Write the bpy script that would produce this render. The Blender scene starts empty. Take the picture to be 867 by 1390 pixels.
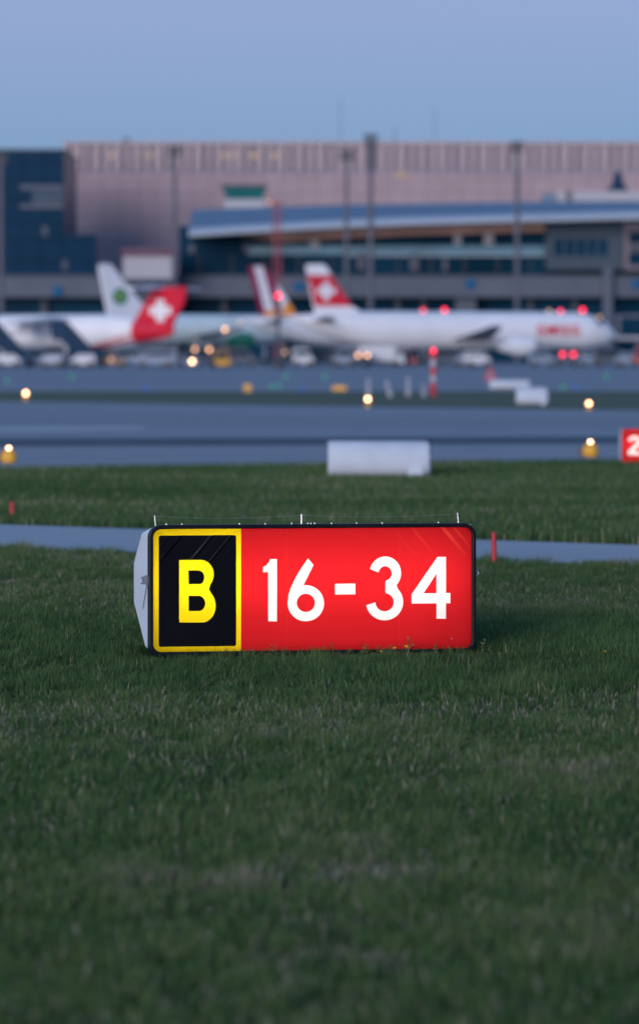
import bpy, math, random
import numpy as np
from mathutils import Vector, Matrix
from mathutils.geometry import delaunay_2d_cdt

random.seed(7)
R = math.radians
scene = bpy.context.scene
col = scene.collection

# ------------------------------------------------------------------ camera maths (photo is 867 x 1390)
F = 5532.0            # focal length in photo pixels
CAM_H = 1.95
HOR = 475.0           # row of the horizon
TILT = math.atan((695.0 - HOR) / F)
CT, ST = math.cos(TILT), math.sin(TILT)


def ray(px, py):
    xc, yc = (px - 433.5) / F, -(py - 695.0) / F
    return Vector((xc, CT + yc * ST, -ST + yc * CT))


def at(px, py, d):
    r = ray(px, py)
    k = d / r.y
    return Vector((r.x * k, d, CAM_H + r.z * k))


def ground(px, py):
    r = ray(px, py)
    k = -CAM_H / r.z
    return Vector((r.x * k, r.y * k, 0.0))


def gy(d):                     # photo row of the ground at depth d
    return HOR + CAM_H * F / d


# ------------------------------------------------------------------ materials
def new_mat(name):
    m = bpy.data.materials.new(name)
    m.use_nodes = True
    nt = m.node_tree
    nt.nodes.clear()
    out = nt.nodes.new('ShaderNodeOutputMaterial')
    return m, nt, out


def paint(name, c, rough=0.5, metal=0.0, var=0.12, scale=2.0, coat=0.0, spec=0.5):
    """surface with some uneven wear in its own colour"""
    m, nt, out = new_mat(name)
    b = nt.nodes.new('ShaderNodeBsdfPrincipled')
    tc = nt.nodes.new('ShaderNodeTexCoord')
    n = nt.nodes.new('ShaderNodeTexNoise')
    n.inputs['Scale'].default_value = scale
    n.inputs['Detail'].default_value = 5
    nt.links.new(tc.outputs['Object'], n.inputs['Vector'])
    r = nt.nodes.new('ShaderNodeValToRGB')
    r.color_ramp.elements[0].position = 0.3
    r.color_ramp.elements[1].position = 0.7
    r.color_ramp.elements[0].color = (*[x * (1 - var) for x in c], 1)
    r.color_ramp.elements[1].color = (*[min(1, x * (1 + var)) for x in c], 1)
    nt.links.new(n.outputs['Fac'], r.inputs['Fac'])
    nt.links.new(r.outputs['Color'], b.inputs['Base Color'])
    b.inputs['Roughness'].default_value = rough
    b.inputs['Metallic'].default_value = metal
    b.inputs['Specular IOR Level'].default_value = spec
    b.inputs['Coat Weight'].default_value = coat
    nt.links.new(b.outputs[0], out.inputs['Surface'])
    return m


def glow(name, c, strength):
    m, nt, out = new_mat(name)
    e = nt.nodes.new('ShaderNodeEmission')
    e.inputs['Color'].default_value = (*c, 1)
    e.inputs['Strength'].default_value = strength
    nt.links.new(e.outputs[0], out.inputs['Surface'])
    return m


def crease(nt, x0, z0):
    """0..1 creases that fan down and outwards from the top edge of a stretched film"""
    def math_(op, a, b=None, cl=False):
        m = nt.nodes.new('ShaderNodeMath')
        m.operation = op
        m.use_clamp = cl
        for i, v in enumerate((a, b)):
            if v is None:
                continue
            if isinstance(v, (int, float)):
                m.inputs[i].default_value = v
            else:
                nt.links.new(v, m.inputs[i])
        return m.outputs[0]
    tc = nt.nodes.new('ShaderNodeTexCoord')
    sp = nt.nodes.new('ShaderNodeSeparateXYZ')
    nt.links.new(tc.outputs['Object'], sp.inputs[0])
    ax = math_('ABSOLUTE', math_('SUBTRACT', sp.outputs['X'], x0))
    c1 = math_('ADD', math_('MULTIPLY', sp.outputs['Z'], 0.85), ax)
    n = nt.nodes.new('ShaderNodeTexNoise')
    n.noise_dimensions = '1D'
    n.inputs['Scale'].default_value = 16.0
    n.inputs['Detail'].default_value = 1.0
    nt.links.new(c1, n.inputs['W'])
    st = math_('MULTIPLY', math_('SUBTRACT', n.outputs['Fac'], 0.56), 8.0, True)
    top = math_('MULTIPLY', math_('SUBTRACT', sp.outputs['Z'], z0), 5.0, True)
    side = math_('MULTIPLY', math_('SUBTRACT', ax, 0.50), 4.0, True)
    cr = math_('MULTIPLY', math_('MULTIPLY', st, top), side)
    # seams where two sheets of film meet
    for xs_ in (-0.163, 0.575):
        dx_ = math_('ABSOLUTE', math_('SUBTRACT', sp.outputs['X'], xs_))
        cr = math_('MAXIMUM', cr, math_('MULTIPLY', math_('LESS_THAN', dx_, 0.0035), 0.18))
    return cr


def lit_film(name, c, trans, streaks=False, dirt=0.05):
    """translucent sign film: the tubes in the housing shine through it"""
    m, nt, out = new_mat(name)
    tc = nt.nodes.new('ShaderNodeTexCoord')
    n = nt.nodes.new('ShaderNodeTexNoise')
    n.inputs['Scale'].default_value = 3.0
    n.inputs['Detail'].default_value = 6
    nt.links.new(tc.outputs['Object'], n.inputs['Vector'])
    ramp = nt.nodes.new('ShaderNodeValToRGB')
    ramp.color_ramp.elements[0].position = 0.3
    ramp.color_ramp.elements[1].position = 0.75
    ramp.color_ramp.elements[0].color = (*[x * (1 - dirt) for x in c], 1)
    ramp.color_ramp.elements[1].color = (*c, 1)
    nt.links.new(n.outputs['Fac'], ramp.inputs['Fac'])
    tr = nt.nodes.new('ShaderNodeBsdfTranslucent')
    if streaks:       # the film is thinner where it is pulled into creases
        cm = nt.nodes.new('ShaderNodeMixRGB')
        nt.links.new(crease(nt, 0.02, 0.62), cm.inputs['Fac'])
        nt.links.new(ramp.outputs['Color'], cm.inputs['Color1'])
        cm.inputs['Color2'].default_value = (0.95, 0.07, 0.04, 1)
        nt.links.new(cm.outputs[0], tr.inputs['Color'])
    else:
        nt.links.new(ramp.outputs['Color'], tr.inputs['Color'])
    df = nt.nodes.new('ShaderNodeBsdfPrincipled')
    df.inputs['Base Color'].default_value = (*[x * 0.7 for x in c], 1)
    df.inputs['Roughness'].default_value = 0.35
    mx = nt.nodes.new('ShaderNodeMixShader')
    mx.inputs[0].default_value = trans
    nt.links.new(df.outputs[0], mx.inputs[1])
    nt.links.new(tr.outputs[0], mx.inputs[2])
    # film is not perfectly flat
    mp = nt.nodes.new('ShaderNodeMapping')
    mp.inputs['Rotation'].default_value = (0, R(38), 0)
    mp.inputs['Scale'].default_value = (9, 9, 0.8)
    nt.links.new(tc.outputs['Object'], mp.inputs['Vector'])
    wn = nt.nodes.new('ShaderNodeTexNoise')
    wn.inputs['Scale'].default_value = 1.3
    nt.links.new(mp.outputs[0], wn.inputs['Vector'])
    bp = nt.nodes.new('ShaderNodeBump')
    bp.inputs['Strength'].default_value = 0.35
    bp.inputs['Distance'].default_value = 0.02
    nt.links.new(wn.outputs['Fac'], bp.inputs['Height'])
    nt.links.new(bp.outputs[0], df.inputs['Normal'])
    nt.links.new(mx.outputs[0], out.inputs['Surface'])
    return m


M = {}
M['white_plane'] = paint('aircraft_white', (0.80, 0.80, 0.81), 0.3, var=0.05, scale=0.3, coat=0.3)
M['mint'] = paint('aircraft_pale_mint', (0.66, 0.77, 0.75), 0.3, var=0.05, scale=0.3, coat=0.3)
M['grey_metal'] = paint('grey_metal', (0.38, 0.39, 0.41), 0.4, 0.5, var=0.1, scale=0.6)
M['swiss_red'] = paint('aircraft_red', (0.66, 0.012, 0.035), 0.3, var=0.05, scale=0.3, coat=0.3)
M['burgundy'] = paint('aircraft_burgundy', (0.27, 0.008, 0.06), 0.3, var=0.05, coat=0.3)
M['orange'] = paint('aircraft_orange', (0.85, 0.32, 0.03), 0.3, var=0.05, coat=0.3)
M['green'] = paint('aircraft_green', (0.012, 0.19, 0.11), 0.3, var=0.1, coat=0.3)
M['lime'] = paint('aircraft_lime', (0.25, 0.45, 0.08), 0.3, var=0.1)
M['wing'] = paint('wing_grey', (0.30, 0.29, 0.31), 0.45, var=0.1, scale=0.4)
M['dark'] = paint('dark_rubber', (0.03, 0.03, 0.033), 0.6, var=0.2)
M['glass'] = paint('dark_glass', (0.012, 0.03, 0.045), 0.12, var=0.2, scale=0.2, spec=0.2)
M['glass_facade'] = paint('facade_glass', (0.005, 0.034, 0.068), 0.2, var=0.35, scale=0.06, spec=0.02)
M['glass_green'] = paint('green_cabin_glass', (0.01, 0.13, 0.13), 0.2, var=0.2, scale=0.3)
M['glass_reflect'] = paint('balcony_glass_reflection', (0.10, 0.22, 0.30), 0.2, var=0.25, scale=0.12)  # pale teal reflection in the balcony glazing, put into its base colour
M['navy'] = paint('navy_canvas', (0.008, 0.035, 0.075), 0.6, var=0.25, scale=0.8, spec=0.15)
M['van_white'] = paint('vehicle_white', (0.48, 0.50, 0.54), 0.35, var=0.06, scale=1.0, coat=0.3)
M['van_blue'] = paint('vehicle_blue_grey', (0.16, 0.22, 0.31), 0.4, var=0.1, scale=1.0, coat=0.2)
M['van_dark'] = paint('vehicle_dark_blue', (0.02, 0.04, 0.07), 0.4, var=0.15, scale=1.0, coat=0.2)
M['van_brown'] = paint('vehicle_ochre', (0.30, 0.17, 0.10), 0.45, var=0.15, scale=1.0)
M['van_red'] = paint('vehicle_red', (0.35, 0.06, 0.06), 0.45, var=0.15, scale=1.0)
M['tug_yellow'] = paint('vehicle_yellow', (0.62, 0.31, 0.04), 0.4, var=0.12, scale=1.0)
M['light_yellow'] = paint('weathered_yellow', (0.70, 0.36, 0.03), 0.5, var=0.2, scale=12.0)
M['concrete'] = paint('grey_concrete', (0.105, 0.122, 0.155), 0.8, spec=0.08, var=0.1, scale=0.15)
M['concrete_dark'] = paint('dark_concrete', (0.075, 0.09, 0.115), 0.8, spec=0.08, var=0.12, scale=0.15)
M['grey_box'] = paint('slate_cladding', (0.058, 0.085, 0.115), 0.6, spec=0.08, var=0.06, scale=0.2)
M['roof_blue'] = paint('blue_grey_roof_metal', (0.10, 0.17, 0.245), 0.55, 0.0, var=0.07, scale=0.08)
M['roof_edge'] = paint('roof_edge_sky_tint', (0.38, 0.45, 0.53), 0.5, var=0.05, scale=0.1)  # lightness of an edge catching the sky, put into its colour
M['soffit'] = paint('wood_soffit', (0.55, 0.32, 0.25), 0.7, var=0.15, scale=0.2)
M['bay_wall'] = paint('mauve_render', (0.19, 0.165, 0.20), 0.8, var=0.08, scale=0.2)
M['annex_white'] = paint('annex_white', (0.34, 0.34, 0.37), 0.7, var=0.06, scale=0.2)
M['maroon'] = paint('maroon_roof', (0.10, 0.05, 0.075), 0.7, var=0.12, scale=0.2)
M['fin'] = paint('pink_beige_fin', (0.34, 0.275, 0.285), 0.7, var=0.08, scale=0.2)
M['band_dark'] = paint('dark_loggia', (0.20, 0.19, 0.25), 0.7, var=0.15, scale=0.15)  # dark mauve of the wall behind the fins and of the ledge
M['mast'] = paint('galvanised_mast', (0.085, 0.09, 0.115), 0.6, 0.0, var=0.1, scale=0.8)
M['mast_dark'] = paint('dark_steel', (0.035, 0.042, 0.055), 0.6, 0.0, var=0.1, scale=0.8)
M['red_paint'] = paint('red_paint', (0.44, 0.010, 0.020), 0.45, var=0.12, scale=6.0)
M['red_mast'] = paint('faded_red_paint', (0.30, 0.05, 0.07), 0.6, var=0.15, scale=0.6)
M['white_post'] = paint('white_post_paint', (0.34, 0.36, 0.42), 0.5, var=0.1, scale=4.0)
M['sign_white'] = paint('sign_housing_white', (0.47, 0.53, 0.61), 0.75, var=0.08, scale=2.5, spec=0.2)
M['housing_grey'] = paint('housing_light_grey', (0.72, 0.80, 0.86), 0.45, var=0.06, scale=4.0)
M['frame_black'] = paint('black_frame', (0.007, 0.008, 0.012), 0.4, var=0.2, scale=8.0, spec=0.18)
M['film_black'] = paint('black_film', (0.004, 0.004, 0.006), 0.25, var=0.2, scale=3.0, spec=0.2)
M['steel'] = paint('stainless_steel', (0.55, 0.56, 0.58), 0.3, 0.9, var=0.1, scale=20.0)
M['film_red'] = lit_film('red_sign_film', (0.70, 0.014, 0.018), 0.75, streaks=True)
_nt = M['film_black'].node_tree
_b = [n for n in _nt.nodes if n.type == 'BSDF_PRINCIPLED'][0]
_bp = _nt.nodes.new('ShaderNodeBump')
_bp.inputs['Strength'].default_value = 1.0
_bp.inputs['Distance'].default_value = 0.012
_nt.links.new(crease(_nt, 0.02, 0.55), _bp.inputs['Height'])
_nt.links.new(_bp.outputs[0], _b.inputs['Normal'])
M['film_white'] = lit_film('white_sign_film', (0.95, 0.93, 0.87), 0.85)
M['film_yellow'] = lit_film('yellow_sign_film', (1.0, 0.68, 0.008), 0.96)
M['tube'] = glow('fluorescent_tube', (1.0, 0.97, 0.92), 9.6)
M['lamp_warm'] = glow('warm_lamp', (1.0, 0.54, 0.28), 12.0)
M['lamp_amber'] = glow('amber_lamp', (1.0, 0.50, 0.26), 4.6)
M['lamp_dim'] = glow('dim_lamp', (1.0, 0.62, 0.40), 1.3)
M['lamp_red'] = glow('red_lamp', (1.0, 0.03, 0.08), 5.2)
M['lamp_green'] = glow('green_lamp', (0.04, 0.75, 0.28), 0.8)
M['lamp_blue'] = glow('blue_lamp', (0.03, 0.16, 0.9), 1.0)
M['lit_window'] = glow('lit_window', (1.0, 0.72, 0.38), 0.42)
M['gate_blue'] = glow('blue_lit_sign', (0.02, 0.20, 0.55), 0.45)


def joints_mat(name, c, w, h, joint=0.75, rough=0.75, spec=0.3):
    """cladding panels with thin joints (in the wall's own XZ plane)"""
    m, nt, out = new_mat(name)
    b = nt.nodes.new('ShaderNodeBsdfPrincipled')
    tc = nt.nodes.new('ShaderNodeTexCoord')
    sp = nt.nodes.new('ShaderNodeSeparateXYZ')
    cb = nt.nodes.new('ShaderNodeCombineXYZ')
    nt.links.new(tc.outputs['Object'], sp.inputs[0])
    nt.links.new(sp.outputs['X'], cb.inputs['X'])
    nt.links.new(sp.outputs['Z'], cb.inputs['Y'])
    br = nt.nodes.new('ShaderNodeTexBrick')
    br.offset = 0.0
    br.inputs['Scale'].default_value = 1.0
    br.inputs['Brick Width'].default_value = w
    br.inputs['Row Height'].default_value = h
    br.inputs['Mortar Size'].default_value = 0.16
    br.inputs['Mortar Smooth'].default_value = 0.2
    br.inputs['Color1'].default_value = (*c, 1)
    br.inputs['Color2'].default_value = (*[x * 0.9 for x in c], 1)
    br.inputs['Mortar'].default_value = (*[x * joint for x in c], 1)
    nt.links.new(cb.outputs[0], br.inputs['Vector'])
    n = nt.nodes.new('ShaderNodeTexNoise')
    n.inputs['Scale'].default_value = 0.05
    n.inputs['Detail'].default_value = 4
    nt.links.new(tc.outputs['Object'], n.inputs['Vector'])
    mr = nt.nodes.new('ShaderNodeMapRange')
    mr.inputs['To Min'].default_value = 0.86
    mr.inputs['To Max'].default_value = 1.12
    nt.links.new(n.outputs['Fac'], mr.inputs['Value'])
    mul = nt.nodes.new('ShaderNodeMixRGB')
    mul.blend_type = 'MULTIPLY'
    mul.inputs['Fac'].default_value = 1.0
    nt.links.new(br.outputs['Color'], mul.inputs['Color1'])
    nt.links.new(mr.outputs[0], mul.inputs['Color2'])
    nt.links.new(mul.outputs[0], b.inputs['Base Color'])
    b.inputs['Roughness'].default_value = rough
    b.inputs['Specular IOR Level'].default_value = spec
    nt.links.new(b.outputs[0], out.inputs['Surface'])
    return m


M['pink_wall'] = joints_mat('pink_panel_cladding', (0.345, 0.265, 0.285), 3.6, 2.4, 0.72)
M['glass_curtain'] = joints_mat('curtain_wall_glass', (0.006, 0.034, 0.072), 4.0, 3.6, 0.55, 0.2, 0.02)


def ground_mat(name, c1, c2, s1, s2, rough, spec, stretch=(1, 1, 1), bump=0.0):
    m, nt, out = new_mat(name)
    b = nt.nodes.new('ShaderNodeBsdfPrincipled')
    tc = nt.nodes.new('ShaderNodeTexCoord')
    mp = nt.nodes.new('ShaderNodeMapping')
    mp.inputs['Scale'].default_value = stretch
    nt.links.new(tc.outputs['Object'], mp.inputs['Vector'])
    n1 = nt.nodes.new('ShaderNodeTexNoise')
    n1.inputs['Scale'].default_value = s1
    n1.inputs['Detail'].default_value = 6
    n2 = nt.nodes.new('ShaderNodeTexNoise')
    n2.inputs['Scale'].default_value = s2
    n2.inputs['Detail'].default_value = 4
    nt.links.new(mp.outputs[0], n1.inputs['Vector'])
    nt.links.new(tc.outputs['Object'], n2.inputs['Vector'])
    ad = nt.nodes.new('ShaderNodeMath')
    ad.operation = 'MULTIPLY_ADD'
    ad.inputs[1].default_value = 0.6
    nt.links.new(n1.outputs['Fac'], ad.inputs[0])
    m2 = nt.nodes.new('ShaderNodeMath')
    m2.operation = 'MULTIPLY'
    m2.inputs[1].default_value = 0.4
    nt.links.new(n2.outputs['Fac'], m2.inputs[0])
    nt.links.new(m2.outputs[0], ad.inputs[2])
    r = nt.nodes.new('ShaderNodeValToRGB')
    r.color_ramp.elements[0].position = 0.36
    r.color_ramp.elements[1].position = 0.64
    r.color_ramp.elements[0].color = (*c1, 1)
    r.color_ramp.elements[1].color = (*c2, 1)
    nt.links.new(ad.outputs[0], r.inputs['Fac'])
    nt.links.new(r.outputs['Color'], b.inputs['Base Color'])
    b.inputs['Roughness'].default_value = rough
    b.inputs['Specular IOR Level'].default_value = spec
    if bump:
        bp = nt.nodes.new('ShaderNodeBump')
        bp.inputs['Strength'].default_value = bump
        bp.inputs['Distance'].default_value = 0.01
        nt.links.new(n2.outputs['Fac'], bp.inputs['Height'])
        nt.links.new(bp.outputs[0], b.inputs['Normal'])
    nt.links.new(b.outputs[0], out.inputs['Surface'])
    return m


M['turf'] = ground_mat('turf', (0.052, 0.074, 0.036), (0.085, 0.108, 0.052), 0.35, 6.0, 0.8, 0.3)
M['soil'] = ground_mat('soil_and_thatch', (0.018, 0.024, 0.012), (0.045, 0.045, 0.022), 1.2, 30.0, 1.0, 0.0)
M['asphalt'] = ground_mat('runway_asphalt', (0.135, 0.155, 0.172), (0.195, 0.215, 0.232), 0.05, 0.6, 0.55, 0.45, (0.15, 1, 1))
M['asphalt_dark'] = ground_mat('dark_asphalt_strip', (0.045, 0.072, 0.092), (0.065, 0.092, 0.112), 0.08, 0.8, 0.75, 0.2, (0.15, 1, 1))
M['asphalt_light'] = ground_mat('pale_shoulder', (0.20, 0.22, 0.235), (0.25, 0.27, 0.285), 0.08, 0.8, 0.65, 0.3, (0.15, 1, 1))
M['apron'] = ground_mat('apron_concrete', (0.175, 0.200, 0.222), (0.215, 0.240, 0.262), 0.03, 0.3, 0.65, 0.3, (0.2, 1, 1))
M['service'] = ground_mat('service_road_asphalt', (0.29, 0.31, 0.325), (0.37, 0.39, 0.405), 0.5, 8.0, 0.7, 0.3, (0.4, 1, 1), 0.2)
M['marking'] = ground_mat('worn_white_marking', (0.24, 0.25, 0.26), (0.42, 0.43, 0.44), 0.2, 2.0, 0.6, 0.3)

# ------------------------------------------------------------------ mesh builder


class MB:
    def __init__(s):
        s.v, s.f, s.mi = [], [], []

    def add(s, verts, faces, mi=0):
        b = len(s.v)
        s.v += [tuple(p) for p in verts]
        s.f += [tuple(b + i for i in f) for f in faces]
        s.mi += [mi] * len(faces)
        return s

    def box(s, lo, hi, mi=0):
        x0, y0, z0 = lo
        x1, y1, z1 = hi
        return s.add([(x0, y0, z0), (x1, y0, z0), (x1, y1, z0), (x0, y1, z0), (x0, y0, z1), (x1, y0, z1), (x1, y1, z1), (x0, y1, z1)],
                     [(3, 2, 1, 0), (4, 5, 6, 7), (0, 1, 5, 4), (1, 2, 6, 5), (2, 3, 7, 6), (3, 0, 4, 7)], mi)

    def rings(s, rings, closed=True, cap0=True, cap1=True, mi=0):
        n = len(rings[0])
        vs = [p for r in rings for p in r]
        fs = []
        for i in range(len(rings) - 1):
            for j in range(n if closed else n - 1):
                k = (j + 1) % n
                fs.append((i * n + j, i * n + k, (i + 1) * n + k, (i + 1) * n + j))
        if cap0:
            fs.append(tuple(reversed(range(n))))
        if cap1:
            fs.append(tuple((len(rings) - 1) * n + j for j in range(n)))
        return s.add(vs, fs, mi)

    def tube(s, a, b, r0, r1=None, n=12, mi=0):
        a, b = Vector(a), Vector(b)
        r1 = r0 if r1 is None else r1
        ax = (b - a).normalized()
        u = ax.orthogonal().normalized()
        w = ax.cross(u)
        ring = lambda c, r: [c + (u * math.cos(t) + w * math.sin(t)) * r for t in [2 * math.pi * i / n for i in range(n)]]
        return s.rings([ring(a, r0), ring(b, r1)], mi=mi)

    def path(s, pts, r, n=6, mi=0):
        pts = [Vector(p) for p in pts]
        rs = []
        for i, p in enumerate(pts):
            t = (pts[min(i + 1, len(pts) - 1)] - pts[max(i - 1, 0)]).normalized()
            u = t.cross(Vector((0.3, 1, 0.2))).normalized()
            w = t.cross(u)
            rs.append([p + (u * math.cos(2 * math.pi * k / n) + w * math.sin(2 * math.pi * k / n)) * r for k in range(n)])
        return s.rings(rs, mi=mi)

    def lathe(s, prof, c=(0, 0, 0), axis='z', n=20, mi=0):
        """prof: (radius, height) pairs"""
        rs = []
        for r, h in prof:
            ring = []
            for i in range(n):
                t = 2 * math.pi * i / n
                a, b = r * math.cos(t), r * math.sin(t)
                p = {'z': (a, b, h), 'x': (h, a, b), 'y': (b, h, a)}[axis]
                ring.append((p[0] + c[0], p[1] + c[1], p[2] + c[2]))
            rs.append(ring)
        return s.rings(rs, mi=mi)

    def sphere(s, c, r, n=12, sz=1.0):
        prof = [(max(1e-4, r * math.sin(math.pi * i / n)), -r * sz * math.cos(math.pi * i / n)) for i in range(n + 1)]
        return s.lathe(prof, c, n=n * 2)

    def prism(s, poly, y0, y1, plane='xz', mi=0):
        """poly of (a, b) extruded between y0 and y1 along the third axis"""
        if plane == 'xz':
            mk = lambda p, y: (p[0], y, p[1])
        elif plane == 'yz':
            mk = lambda p, y: (y, p[0], p[1])
        else:
            mk = lambda p, y: (p[0], p[1], y)
        return s.rings([[mk(p, y0) for p in poly], [mk(p, y1) for p in poly]], mi=mi)

    def build(s, name, mats, parent=None, smooth=False, bevel=0.0, loc=None):
        me = bpy.data.meshes.new(name)
        me.from_pydata(s.v, [], s.f)
        for m in (mats if isinstance(mats, (list, tuple)) else [mats]):
            me.materials.append(m)
        if len(set(s.mi)) > 1:
            me.polygons.foreach_set('material_index', s.mi)
        import bmesh
        bm = bmesh.new()
        bm.from_mesh(me)
        bmesh.ops.recalc_face_normals(bm, faces=bm.faces)
        bm.to_mesh(me)
        bm.free()
        o = bpy.data.objects.new(name, me)
        col.objects.link(o)
        if parent is not None:
            o.parent = parent
        if loc is not None:
            o.location = loc
        if smooth:
            me.polygons.foreach_set('use_smooth', [True] * len(me.polygons))
            md = o.modifiers.new('edge_split', 'EDGE_SPLIT')
            md.split_angle = R(40)
        if bevel:
            b = o.modifiers.new('bevel', 'BEVEL')
            b.width = bevel
            b.segments = 3
            b.limit_method = 'ANGLE'
            b.angle_limit = R(40)
        return o


def tag(o, label=None, cat=None, group=None, kind=None):
    if label:
        o['label'] = label
    if cat:
        o['category'] = cat
    if group:
        o['group'] = group
    if kind:
        o['kind'] = kind
    return o


def empty(name, loc, rz=0.0):
    o = bpy.data.objects.new(name, None)
    col.objects.link(o)
    o.location = loc
    o.rotation_euler = (0, 0, rz)
    o.empty_display_size = 0.2
    return o


KIDS = {}


def copy_tree(o, parent=None):
    c = o.copy()
    col.objects.link(c)
    c.parent = parent
    for ch in [x for x in col.objects if x.parent == o]:
        copy_tree(ch, c)
    return c


# ------------------------------------------------------------------ outlines of the writing
def arc(cx, cy, rx, ry, a0, a1, n=18):
    """points of an ellipse, rows grow downwards, angles counter-clockwise as seen"""
    return [(cx + rx * math.cos(R(a0 + (a1 - a0) * i / n)), cy - ry * math.sin(R(a0 + (a1 - a0) * i / n))) for i in range(n + 1)]


GLYPH = {}
GLYPH['1'] = [[(375.7, 759), (375.7, 843.6), (364, 843.6), (364, 776.4), (357, 776.8), (357, 770), (361.5, 767.5), (365.4, 762.5), (366.4, 759)]]
GLYPH['6'] = [[(418, 758), (409.5, 770.5), (401, 784.5), (394.3, 799), (391.4, 808)] + arc(415, 819, 24.6, 24.5, 165, 452, 40) + [(411.5, 794.8), (425.3, 767)],
              arc(415, 818.4, 12.4, 12.4, 0, 350, 34)]
GLYPH['dash'] = [[(454.7, 792.7), (482, 792.3), (482, 806.7), (454.7, 807.1)]]
GLYPH['3'] = [arc(522.8, 778, 21.3, 22.6, 166, -44, 26) + [(538.6, 796.2)] + arc(521.8, 817.2, 25.2, 25, 44, -170, 34)
              + arc(521.8, 817.4, 12.6, 12.4, -178, 84, 26) + [(523.1, 802.6), (523.1, 789.4)] + arc(522.6, 778.4, 9.0, 9.8, -78, 172, 18)]
GLYPH['4'] = [[(605, 756), (605, 805), (611, 805), (611, 819), (605, 819), (605, 840), (592.3, 840), (592.3, 819.2), (558.5, 819.4), (558.5, 807), (593.6, 756)],
              [(592.3, 778.5), (592.3, 805.3), (574.5, 805.5)]]
GLYPH['B'] = [[(243.2, 760.2), (273, 760.2)] + arc(273, 779.8, 17.0, 19.6, 82, -42, 12) + [(283.4, 800.4)] + arc(274, 822.4, 18.6, 22.8, 46, -90, 16) + [(243.2, 845.2)],
              [(255.5, 774.4), (271, 774.4)] + arc(271, 784, 6.2, 9, 80, -80, 8) + [(271, 793), (256, 793)],
              [(256, 809), (270, 809)] + arc(270, 819.3, 8.6, 10.3, 80, -80, 8) + [(270, 829.6), (256, 829.6)]]
# "2" of the distant red sign, in a 0..10 x 0..16 box, rows downwards
GLYPH['2'] = [arc(5, 4.8, 4.9, 4.8, 172, -28, 20) + [(3.9, 13.2), (10, 13.2), (10, 16), (0, 16), (0, 13.4)] + [(6.5, 6.4)] + arc(5, 4.9, 2.1, 2.1, -20, 170, 12)]


def inside(p, loops):
    c = False
    x, y = p
    for lp in loops:
        n = len(lp)
        for i in range(n):
            (x0, y0), (x1, y1) = lp[i], lp[(i + 1) % n]
            if (y0 > y) != (y1 > y) and x < (x1 - x0) * (y - y0) / (y1 - y0) + x0:
                c = not c
    return c


def cut_sheet(loops):
    """triangulated area of even-odd loops: (verts, faces)"""
    vs, es = [], []
    for lp in loops:
        b = len(vs)
        vs += [Vector(p) for p in lp]
        es += [(b + i, b + (i + 1) % len(lp)) for i in range(len(lp))]
    ov, oe, of, *_ = delaunay_2d_cdt(vs, es, [], 0, 1e-6)
    keep = []
    for f in of:
        cx = sum(ov[i].x for i in f) / len(f)
        cy = sum(ov[i].y for i in f) / len(f)
        if inside((cx, cy), loops):
            keep.append(tuple(f))
    return [tuple(v) for v in ov], keep


def round_rect(x0, y0, x1, y1, r, n=8, corners=(1, 1, 1, 1)):
    """tl, tr, br, bl"""
    pts = []
    for (cx, cy, a, on, kx, ky) in ((x0 + r, y0 + r, 180, corners[0], x0, y0), (x1 - r, y0 + r, 90, corners[1], x1, y0),
                                    (x1 - r, y1 - r, 0, corners[2], x1, y1), (x0 + r, y1 - r, -90, corners[3], x0, y1)):
        if on:
            pts += [(cx + r * math.cos(R(a - 90 * i / n)), cy - r * math.sin(R(a - 90 * i / n))) for i in range(n + 1)]
        else:
            pts.append((kx, ky))
    return pts


def sheet(name, verts, faces, mat, parent, y0, y1=None):
    """flat part in the local XZ plane at depth y0, with thickness if y1 is given"""
    mb = MB()
    if y1 is None:
        mb.add([(x, y0, z) for x, z in verts], faces)
    else:
        n = len(verts)
        from collections import Counter
        cnt = Counter()
        for f in faces:
            for i in range(len(f)):
                cnt[(f[i], f[(i + 1) % len(f)])] += 1
        side = [(a, b, b + n, a + n) for (a, b) in cnt if (b, a) not in cnt]
        mb.add([(x, y0, z) for x, z in verts] + [(x, y1, z) for x, z in verts],
               list(faces) + [tuple(reversed([i + n for i in f])) for f in faces] + side)
    return mb.build(name, mat, parent)


# ------------------------------------------------------------------ sky, sun
SUN_EL, SUN_AZ = 6.0, 200.0      # the afterglow stands behind the camera, a little to its left
world = bpy.data.worlds.new('World')
scene.world = world
world.use_nodes = True
wt = world.node_tree
wt.nodes.clear()
wo = wt.nodes.new('ShaderNodeOutputWorld')
bg = wt.nodes.new('ShaderNodeBackground')
sky = wt.nodes.new('ShaderNodeTexSky')
sky.sky_type = 'NISHITA'
sky.sun_disc = False
sky.sun_elevation = R(SUN_EL)
sky.sun_rotation = R(SUN_AZ)
sky.altitude = 400
sky.air_density = 1.0
sky.dust_density = 0.0
sky.ozone_density = 6.0
bg.inputs['Strength'].default_value = 0.05
wt.links.new(sky.outputs[0], bg.inputs['Color'])
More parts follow.
